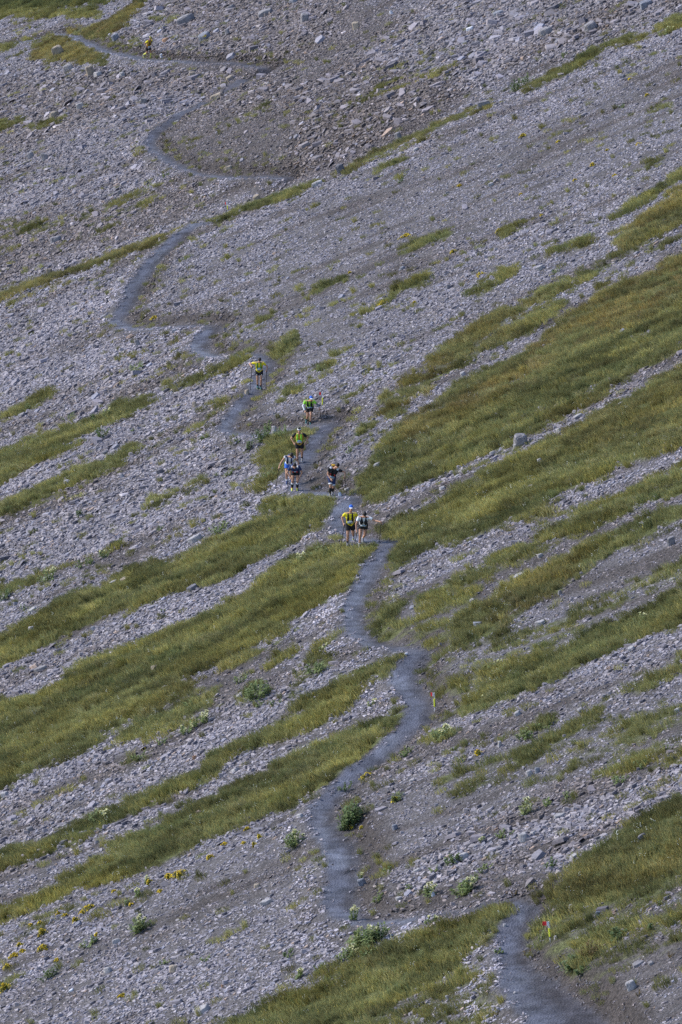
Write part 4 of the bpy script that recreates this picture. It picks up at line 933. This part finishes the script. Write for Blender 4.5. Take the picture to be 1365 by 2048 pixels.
def hand(P, wrist, d, palm_n, mirror, curl=1.0):
    """palm, four bent fingers of different lengths and a thumb from the side of the palm; they close round a pole along the third axis"""
    d = d.normalized(); n = (palm_n - d * palm_n.dot(d)).normalized(); sd = d.cross(n) * mirror
    for q in (-.024, 0, .024): P.limb(wrist + sd * q * .5, .021, wrist + d * .075 + sd * q, .017)
    for k, (q, L) in enumerate(((.032, .030), (.011, .034), (-.011, .032), (-.031, .025))):
        b = wrist + d * .085 + sd * q
        m1 = b + (d * .75 + n * .6 * curl).normalized() * L * 1.15
        m2 = m1 + (d * -.15 + n * 1.0 * curl).normalized() * L * .9
        P.limb(b, .0105, m1, .0098); P.limb(m1, .0098, m2, .0088)
    b = wrist + d * .028 + sd * .030
    m1 = b + (sd * .7 + d * .5 + n * .5).normalized() * .034
    P.limb(b, .0125, m1, .011); P.limb(m1, .011, m1 + (d * .5 + n * .8 - sd * .1).normalized() * .028, .0095)

def person(px, py, label, pose, wear, yaw=0.0, size=1.0, skin=None):
    """pose in metres: x to the picture's right, y away, z up from the ground under the feet, facing -y"""
    skin = skin or SKIN
    p = {k: V3(*v) if len(v) == 3 else v for k, v in pose.items()}
    P0, C0, HD = p['pel'], p['chest'], p['head']
    up = (C0 - P0).normalized(); rt = V3(1, pose.get('twist', (0,))[0], 0); rt = (rt - up * rt.dot(up)).normalized(); fr = up.cross(rt) * -1
    if fr.y > 0: fr = -fr
    Lt = (C0 - P0).length / .46
    tf = lambda b, c, a: P0 + up * a * Lt + rt * b + fr * c
    sh = {-1: tf(-.192, 0, .455), 1: tf(.192, 0, .455)}
    hip = {-1: tf(-.09, 0, -.01), 1: tf(.09, 0, -.01)}
    el = {-1: p['elL'], 1: p['elR']}; ha = {-1: p['haL'], 1: p['haR']}
    kn = {-1: p['knL'], 1: p['knR']}; an = {-1: p['anL'], 1: p['anR']}
    toe = {s: V3(*pose.get('toe' + ('L' if s < 0 else 'R'), (.02 * s, -1, -.12))).normalized() for s in (-1, 1)}
    # reach: keep forearms and shins at human lengths
    for s in (-1, 1):
        d = el[s] - sh[s]; el[s] = sh[s] + d.normalized() * .29
        d = ha[s] - el[s]; ha[s] = el[s] + d.normalized() * .255
        L1, L2 = .43, .415; d = an[s] - hip[s]; L = d.length
        if L > (L1 + L2) * .995: an[s] = hip[s] + d.normalized() * (L1 + L2) * .995; d = an[s] - hip[s]; L = d.length
        a = (L1 * L1 - L2 * L2 + L * L) / (2 * L); hgt = math.sqrt(max(0, L1 * L1 - a * a)); dn = d.normalized()
        bend = kn[s] - hip[s]; bend = bend - dn * bend.dot(dn); bend = bend.normalized() if bend.length > 1e-3 else fr
        kn[s] = hip[s] + dn * a + bend * hgt
    def torso(P, e):
        for s in (-1, 1):
            P.limb(tf(.06 * s, 0, .0), .098 + e, tf(.052 * s, .005, .17), .088 + e); P.limb(tf(.052 * s, .005, .17), .088 + e, tf(.08 * s, .012, .33), .106 + e)
            P.limb(tf(.08 * s, .012, .33), .106 + e, tf(.13 * s, 0, .445), .068 + e); P.limb(tf(.05 * s, 0, .46), .06 + e, sh[s], .052 + e)
        P.limb(tf(-.06, 0, 0), .098 + e, tf(.06, 0, 0), .098 + e); P.limb(tf(-.1, 0, .42), .075 + e, tf(.1, 0, .42), .075 + e)
        P.ball(tf(0, .035, .33), .085 + e)
    pit, yw, rl = pose.get('face', (.25, 0, 0))
    MH = Matrix.Rotation(yw, 4, 'Z') @ Matrix.Rotation(pit, 4, 'X') @ Matrix.Rotation(rl, 4, 'Y')
    hf = lambda x, y, z: HD + (MH @ V3(x, y, z))
    B = PB(); torso(B, 0)
    B.limb(tf(0, -.005, .47), .058, hf(0, .02, -.06), .05)
    B.ball(hf(0, .012, .025), (.074, .094, .098), MH); B.ball(hf(0, -.02, -.05), (.058, .068, .066), MH); B.ball(hf(0, -.07, -.09), (.026, .02, .02), MH)
    B.limb(hf(0, -.088, .02), .009, hf(0, -.108, -.028), .014); B.ball(hf(.014, -.09, -.03), .010); B.ball(hf(-.014, -.09, -.03), .010)
    for s in (-1, 1): B.ball(hf(.076 * s, .012, -.005), (.010, .020, .032), MH); B.ball(hf(.03 * s, -.078, .032), (.022, .012, .008), MH)
    for s in (-1, 1):
        B.limb(sh[s], .050, el[s], .037); B.ball(sh[s].lerp(el[s], .45), .045); B.limb(el[s], .037, ha[s], .026); B.ball(el[s].lerp(ha[s], .3), .039)
        d = (ha[s] - el[s]).normalized()
        hand(B, ha[s], (d + V3(0, -.25, -.1)).normalized(), V3(-.5 * s, -.2, -.5), -s if True else s, pose.get('curl', (1.2,))[0])
        B.limb(hip[s], .088, kn[s], .056); B.ball(hip[s].lerp(kn[s], .3), .083); B.limb(kn[s], .056, an[s], .036)
        bk = (V3(0, 1, 0) - (an[s] - kn[s]).normalized() * (an[s] - kn[s]).normalized().y).normalized()
        B.ball(kn[s].lerp(an[s], .3) + bk * .014, .053); B.limb(an[s] + V3(0, .03, -.03), .035, an[s] + toe[s] * .13 + V3(0, 0, -.045), .03)
    root = B.build('person', skin, .0085, .35, 2)
    # hair or headgear
    hw = wear.get('head', 'hair')
    def cap(e, zf, name, mat, back=-.05):
        H = PB(); H.ball(hf(0, .014, .027), (.074 + e, .095 + e, .098 + e), MH)
        nrm = (MH.to_3x3() @ V3(0, -(zf - back), -.19)).normalized()
        H.cut(hf(0, -.09, zf), nrm); return H.build(name, mat, parent=root, raw=True)
    cap(.011, .052, 'hair', HAIR)
    if 'band' in wear:
        H = PB(); H.ball(hf(0, .014, .027), (.091, .113, .114), MH)
        u = MH.to_3x3() @ V3(0, -.10, 1).normalized()
        H.cut(hf(0, 0, .083), u); H.cut(hf(0, 0, .037), -u); H.build('headband', CM[wear['band']], parent=root, raw=True)
    if 'cap' in wear:
        H = PB(); H.ball(hf(0, .014, .03), (.092, .114, .115), MH); H.cut(hf(0, -.08, .05), (MH.to_3x3() @ V3(0, -.25, -1)).normalized()); c = H.build('cap', CM[wear['cap']], parent=root, raw=True)
        H = PB(); H.ball(hf(0, -.115, .058), (.072, .072, .010), MH); H.build('brim', CM[wear.get('brim', wear['cap'])], parent=c, raw=True)
    if 'glasses' in wear:
        H = PB()
        for s in (-1, 1): H.ball(hf(.034 * s, -.092, .018), (.032, .012, .02), MH)
        H.limb(hf(-.05, -.08, .022), .006, hf(.05, -.08, .022), .006); H.build('sunglasses', CM['black'], .006, .6, 1, root)
    else:
        for s in (-1, 1): PB().ball(hf(.03 * s, -.084, .017), (.012, .008, .008), MH).build('eye', EYE, parent=root, raw=True)
    PB().limb(hf(-.02, -.083, -.058), .006, hf(.02, -.083, -.058), .006).build('mouth', LIP, parent=root, raw=True)
    # clothing
    S = PB(); torso(S, .015)
    sl = wear.get('sleeve', .55)
    if sl:
        for s in (-1, 1): S.limb(sh[s], .066, sh[s].lerp(el[s], sl), .060, True, False)
    S.cut(tf(0, 0, -.075), -up); S.cut(tf(0, 0, .495), up)
    S.build('shirt', CM[wear['shirt']], .011, .45, 2, root)
    if 'cuffs' in wear:
        for s in (-1, 1): PB().limb(sh[s].lerp(el[s], -.05), .071, sh[s].lerp(el[s], sl + .03), .065, True, False).build('shirt_sleeve', CM[wear['cuffs']], .01, .5, 2, root)
    if 'yoke' in wear:
        Y = PB()
        for s in (-1, 1): Y.limb(tf(.06 * s, .01, .42), .082, tf(.15 * s, 0, .455), .073)
        Y.build('shirt_yoke', CM[wear['yoke']], .011, .5, 2, root)
    if 'armsleeve' in wear:
        for s, c in wear['armsleeve'].items(): PB().limb(sh[s].lerp(el[s], .55), .050, el[s], .046, False).limb(el[s], .046, ha[s].lerp(el[s], .1), .036, True, False).build('arm_sleeve', CM[c], .009, .5, 1, root)
    T = PB(); k = wear.get('shortlen', .5)
    T.limb(tf(-.06, 0, .03), .112, tf(.06, 0, .03), .112); T.limb(tf(-.05, 0, -.05), .105, tf(.05, 0, -.05), .105)
    for s in (-1, 1): T.limb(hip[s], .108, hip[s].lerp(kn[s], k), .098 if k < .7 else .074, True, False)
    T.cut(tf(0, 0, .085), up); sho = T.build('shorts', CM[wear['shorts']], .011, .45, 1, root)
    if 'logo' in wear:
        for s in (-1, 1):
            q = hip[s].lerp(kn[s], k * .8) + V3(.03 * s, -.1, 0); PB().ball(q, (.026, .012, .022)).build('logo_patch', CM[wear['logo']], parent=sho, raw=True)
    if 'hem' in wear:
        for s in (-1, 1): PB().limb(hip[s].lerp(kn[s], k - .08), .082, hip[s].lerp(kn[s], k + .05), .078, False, False).build('shorts_hem', CM[wear['hem']], parent=sho, raw=True)
    if 'vest' in wear:
        W_ = PB(); vw = wear.get('vestw', 1.0)
        for s in (-1, 1):
            W_.limb(tf(.085 * s, .04, .47), .042, tf(.085 * s, .115, .36), .040); W_.limb(tf(.085 * s, .112, .36), .044 * vw, tf(.09 * s, .102, .2), .046 * vw)
            W_.limb(tf(.085 * s, .03, .475), .04, tf(.07 * s, -.09, .42), .042); W_.limb(tf(.09 * s, .105, .2), .03, tf(.135 * s, .0, .2), .03)
        W_.limb(tf(0, -.125, .40), .085, tf(0, -.115, .2), .075)
        v = W_.build('hydration_vest', CM[wear['vest']], .010, .45, 2, root)
        if 'pocket' in wear:
            for s in (-1, 1): PB().limb(tf(.088 * s, .15, .30), .030, tf(.088 * s, .14, .2), .030).build('flask', CM[wear['pocket']], .009, .5, 1, v)
        if 'roll' in wear:
            for s, c in zip((-1, .2), wear['roll']): PB().limb(tf(.09 * s, -.13, .52), .055, tf(.09 * s + .08, -.13, .54), .055).build('rolled_jacket', CM[c], .01, .5, 2, v)
    if 'bib' in wear:
        a0, h, cs = wear['bib']
        MB_ = Matrix((rt, -fr, up)).transposed().to_4x4()
        w_ = .23
        bb = PB().box(tf(.0, .131, a0), MB_, (w_, .014, h)).build('race_bib', CM[cs[0]], parent=root, raw=True)
        PB().box(tf(.0, .139, a0 + h * .22), MB_, (w_ * .96, .008, h * .5)).build('bib_band', CM[cs[1]], parent=bb, raw=True)
    for s in (-1, 1):
        if 'sock' in wear:
            c, f, cuff = wear['sock']
            so_ = PB().limb(an[s].lerp(kn[s], 0), .043, an[s].lerp(kn[s], f * .6), .062 if f > .5 else .046, True, False).limb(an[s].lerp(kn[s], f * .6), .062 if f > .5 else .046, an[s].lerp(kn[s], f), .060 if f > .5 else .046, False, False).build('sock', CM[c], .008, .5, 1, root)
            if cuff: PB().limb(an[s].lerp(kn[s], f - .03), .065, an[s].lerp(kn[s], f + .08), .064, False, False).build('sock_cuff', CM[cuff], parent=so_, raw=True)
            if wear.get('anklet'): PB().limb(an[s], .05, an[s].lerp(kn[s], .2), .05).build('ankle_gaiter', CM[wear['anklet']], .009, .5, 1, so_)
        K = PB(); a = an[s] + V3(0, .045, -.045); b = an[s] + toe[s] * .17 + V3(0, 0, -.045)
        K.limb(a, .044, b, .038); K.limb(an[s] + V3(0, .01, 0), .05, an[s] + toe[s] * .1 + V3(0, 0, -.04), .042)
        sh_ = K.build('shoe', CM[wear.get('shoe', 'grey')], .009, .45, 2, root)
        K = PB(); K.limb(a + V3(0, 0, -.022), .042, b + V3(0, 0, -.02), .039); K.build('sole', CM[wear.get('sole', 'white')], .009, .45, 1, sh_)
    if 'knee' in wear:
        s = wear['knee']; PB().limb(hip[s].lerp(kn[s], .88), .068, kn[s].lerp(an[s], .12), .066, False, False).build('knee_band', CM['white'], parent=root, raw=True)
    loc, sc = metres(px, py)
    root.location = loc; root.rotation_euler = (0, 0, yaw); size *= 1.06; root.scale = (size, size, size)
    tag(root, label, 'person', 'trail runners on the path')
    world = Matrix.Translation(loc) @ Matrix.Rotation(yaw, 4, 'Z') @ Matrix.Scale(size, 4)
    grip = {}
    for s in (-1, 1):
        d = ((ha[s] - el[s]).normalized() + V3(0, -.25, -.1)).normalized(); grip[s] = ha[s] + d * .085 + V3(-.012 * s, -.012, -.02)
    return world, grip
POLEM = simple('pole_shaft', (.03, .03, .035), .4, .1); GRIPM = simple('pole_grip', (.025, .025, .025), .8)
def pole(pr, s, tip, label, over=.05):
    world, grip = pr
    a = world @ grip[s]; b = world @ V3(*tip)
    gz = float(gsample(ZZ, b.x, b.y)); b.z = gz
    d = (a - b); L = d.length + over
    root = bpy.data.objects.new('trekking_pole', None); COL.objects.link(root); root.location = b; root.empty_display_size = .1
    root.rotation_mode = 'QUATERNION'; root.rotation_quaternion = d.to_track_quat('Z', 'Y')
    link('shaft', rod_mesh('shaft', -.02, L - .14, .012, .015, POLEM), root)
    link('grip', rod_mesh('grip', L - .15, L + .02, .019, .021, GRIPM), root)
    link('basket', rod_mesh('basket', .05, .06, .035, .03, POLEM), root)
    tag(root, label, 'trekking pole', 'trekking poles held by the runners')

# lone runner at the top
person(297, 118, 'runner in yellow and black with yellow knee socks, alone at the top left', dict(pel=(0, 0, .90), chest=(.02, -.14, 1.34), head=(.02, -.26, 1.57), face=(.55, .3, 0), elL=(-.30, .12, 1.10), elR=(.30, .05, 1.1), haL=(-.22, -.1, .98), haR=(.22, -.2, 1.05), knL=(-.1, -.1, .5), knR=(.1, -.3, .55), anL=(-.1, .38, .26), anR=(.1, -.12, .10), toeL=(0, -.5, -.9)),
       dict(shirt='orange', cuffs='yellow', vest='black', shorts='black', shortlen=.6, bib=(.02, .17, ('white', 'sky')), sock=('neon', .9, None), shoe='grey', sole='neon', band='neon'), yaw=.75, size=.98, skin=SKIND)
# yellow shirt, two poles
pr = person(519, 777, 'runner in yellow shirt with white shorts logos, arms spread on two poles', dict(pel=(0, 0, .92), chest=(.0, -.13, 1.36), head=(.03, -.27, 1.555), face=(.75, .1, 0), elL=(-.42, -.06, 1.30), elR=(.40, -.06, 1.16), haL=(-.36, -.34, 1.24), haR=(.38, -.34, 1.02), knL=(-.09, -.2, .5), knR=(.1, -.2, .5), anL=(-.08, .10, .10), anR=(.07, -.06, .10)),
       dict(shirt='yellow', vest='green', shorts='black', logo='white', bib=(.18, .15, ('white', 'sky')), sock=('black', .28, None), shoe='teal', sole='neon'), size=1.0)
pole(pr, -1, (-.43, -.2, 0), 'black pole planted on the left of the lone yellow shirted runner'); pole(pr, 1, (.33, -.2, 0), 'black pole planted on the right of the lone yellow shirted runner')
# bright green
pr = person(620, 848, 'runner in bright green shirt and blue cap leaning into the climb', dict(pel=(.0, .06, .87), chest=(-.01, -.26, 1.23), head=(.07, -.44, 1.41), face=(.12, .1, 0), elL=(-.30, -.2, 1.0), elR=(.32, -.25, 1.1), haL=(-.22, -.36, .76), haR=(.45, -.42, .98), knL=(-.08, -.1, .5), knR=(.06, -.35, .52), anL=(-.15, .25, .13), anR=(.03, -.1, .10), toeL=(-.2, -.9, -.3)),
       dict(shirt='lime', vestw=1.2, vest='black', shorts='black', shortlen=.62, bib=(.08, .14, ('white', 'sky')), armsleeve={-1: 'white', 1: 'grey'}, cap='blue', brim='white', glasses=1, sock=('black', .25, None), shoe='teal', sole='mint'), size=.99)
pole(pr, 1, (.52, -.15, 0), 'pole held by the runner in bright green and blue cap')
# rear of the trio
person(600, 926, 'runner with white headband and orange shirt at the back of the trio', dict(pel=(-.01, 0, .93), chest=(-.02, -.10, 1.38), head=(-.02, -.19, 1.61), face=(.12, 0, 0), elL=(-.40, .02, 1.14), elR=(.42, .02, 1.14), haL=(-.24, -.16, .97), haR=(.27, -.16, .98), knL=(-.1, -.15, .5), knR=(.12, -.1, .5), anL=(-.1, .05, .10), anR=(.1, .25, .14)),
       dict(shirt='orange', cuffs='black', vest='lime', shorts='black', bib=(.17, .14, ('white', 'sky')), band='white', sock=('black', .25, None), shoe='grey', sole='white'), size=1.02)
# middle of the trio
pr = person(580, 966, 'bowed runner in sleeveless white top and blue shorts, middle of the trio', dict(pel=(-.03, .05, .89), chest=(.0, -.22, 1.27), head=(.08, -.42, 1.42), face=(.85, .1, 0), elL=(-.34, -.2, 1.06), elR=(.36, -.15, 1.05), haL=(-.46, -.38, .86), haR=(.40, -.35, .82), knL=(-.14, -.2, .5), knR=(.05, -.1, .5), anL=(-.13, -.02, .10), anR=(.05, .25, .12)),
       dict(shirt='white', sleeve=0, yoke='navy', vest='navy', pocket='black', shorts='blue', sock=('white', .25, None), shoe='navy', sole='sky'), size=1.03)
pole(pr, -1, (-.62, -.1, 0), 'pole in the right hand of the bowed middle runner of the trio')
# front of the trio
person(590, 980, 'runner with sunglasses and black calf sleeves at the front of the trio', dict(pel=(.03, .06, .87), chest=(.0, -.28, 1.18), head=(.0, -.50, 1.32), face=(.28, 0, 0), elL=(-.32, -.26, .95), elR=(.32, -.26, .95), haL=(-.2, -.4, .74), haR=(.22, -.36, .72), knL=(-.1, -.3, .5), knR=(.14, -.3, .5), anL=(-.12, -.03, .10), anR=(.11, -.03, .10)),
       dict(shirt='navy', yoke='white', cuffs='navy', vest='navy', pocket='red', shorts='black', shortlen=.45, glasses=1, bib=(.24, .1, ('white', 'sky')), sock=('black', .62, 'white'), anklet='coral', shoe='neon', sole='mint'), size=1.0, skin=SKIN)
# bent over one pole
pr = person(663, 991, 'runner in black shorts twisting over one pole beside the grass', dict(pel=(.02, .02, .86), chest=(.12, -.22, 1.27), head=(.27, -.37, 1.47), face=(.6, -.2, .2), elL=(-.16, -.22, 1.0), elR=(.50, -.2, 1.15), haL=(.0, -.4, .86), haR=(.58, -.42, 1.0), knL=(.0, -.3, .5), knR=(.1, -.1, .5), anL=(-.05, -.04, .10), anR=(.05, .2, .11), twist=(-.15,)),
       dict(shirt='black', pocket='red', yoke='white', vestw=1.3, vest='black', shorts='navy', shortlen=.8, hem='white', bib=(.06, .15, ('white', 'sky')), roll=('orange', 'blue'), sock=('black', .8, None), shoe='grey', sole='white'), size=1.04)
pole(pr, 1, (.66, -.15, 0), 'pole gripped by the twisting runner in navy shorts')
# leading pair
pr = person(701, 1090, 'runner in yellow shirt and blue cap, left of the leading pair', dict(pel=(.0, 0, .91), chest=(.0, -.13, 1.37), head=(.03, -.19, 1.63), face=(.08, 0, 0), elL=(-.35, .04, 1.14), elR=(.33, .02, 1.16), haL=(-.26, -.14, .93), haR=(.26, -.2, 1.0), knL=(-.09, -.2, .5), knR=(.12, -.1, .5), anL=(-.11, -.02, .10), anR=(.12, .42, .24)),
       dict(shirt='yellow', vest='black', shorts='black', shortlen=.62, bib=(.16, .13, ('sky', 'white')), cap='blue', brim='white', sock=('black', .25, None), shoe='grey', sole='neon'), size=1.06)
pole(pr, -1, (-.42, -.02, 0), 'pole in the right hand of the yellow shirted runner of the leading pair')
pr = person(727, 1092, 'bowed runner in white shirt and black vest, right of the leading pair', dict(pel=(.0, .05, .90), chest=(.02, -.22, 1.29), head=(.05, -.39, 1.47), face=(.75, .1, 0), elL=(-.28, -.26, 1.02), elR=(.40, -.26, 1.2), haL=(-.27, -.36, .76), haR=(.62, -.40, 1.18), knL=(-.12, -.3, .5), knR=(.16, -.25, .5), anL=(-.15, -.12, .10), anR=(-.02, .36, .20)),
       dict(shirt='white', vestw=1.5, vest='black', shorts='black', shortlen=.42, bib=(.06, .11, ('white', 'sky')), sock=('white', .2, None), shoe='grey', sole='white'), size=1.06)
pole(pr, 1, (.62, -.22, 0), 'pole held out by the white shirted runner of the leading pair'); pole(pr, -1, (-.36, .25, 0), 'pole trailing from the lowered hand of the white shirted runner')
# ------------------------------------------------------------------ light, sky, camera
w = bpy.data.worlds.new('World'); scene.world = w; w.use_nodes = True
nt = w.node_tree; bg = nt.nodes['Background']
sky = nt.nodes.new('ShaderNodeTexSky'); sky.sky_type = 'NISHITA'; sky.sun_disc = False
SUN_EL, SUN_AZ = 36 * D2R, -72 * D2R       # azimuth from +Y (north) clockwise
sky.sun_elevation = SUN_EL; sky.sun_rotation = SUN_AZ
sky.altitude = 2000
nt.links.new(sky.outputs[0], bg.inputs[0]); bg.inputs[1].default_value = .115
sd = Vector((math.sin(SUN_AZ) * math.cos(SUN_EL), math.cos(SUN_AZ) * math.cos(SUN_EL), math.sin(SUN_EL)))
sl = bpy.data.lights.new('sun', 'SUN'); sl.energy = 1.85; sl.angle = 12 * D2R; sl.color = (1, .95, .88)
so = bpy.data.objects.new('sun', sl); COL.objects.link(so)
so.rotation_euler = sd.to_track_quat('Z', 'Y').to_euler(); so.location = (-60, 200, 150)
cam = bpy.data.cameras.new('camera'); co = bpy.data.objects.new('camera', cam); COL.objects.link(co)
co.location = (0, 0, CAMZ); co.rotation_euler = (math.pi / 2 - PITCH, 0, 0)
cam.sensor_fit = 'VERTICAL'; cam.sensor_height = 36; cam.sensor_width = 24; cam.lens = 36 * FPX / PH
cam.clip_start = 1; cam.clip_end = 5000
scene.camera = co
scene.view_settings.view_transform = 'Standard'; scene.view_settings.look = 'None'; scene.view_settings.exposure = 1.33; scene.view_settings.gamma = 1
scene.cycles.max_bounces = 4; scene.cycles.diffuse_bounces = 2; scene.cycles.use_denoising = False
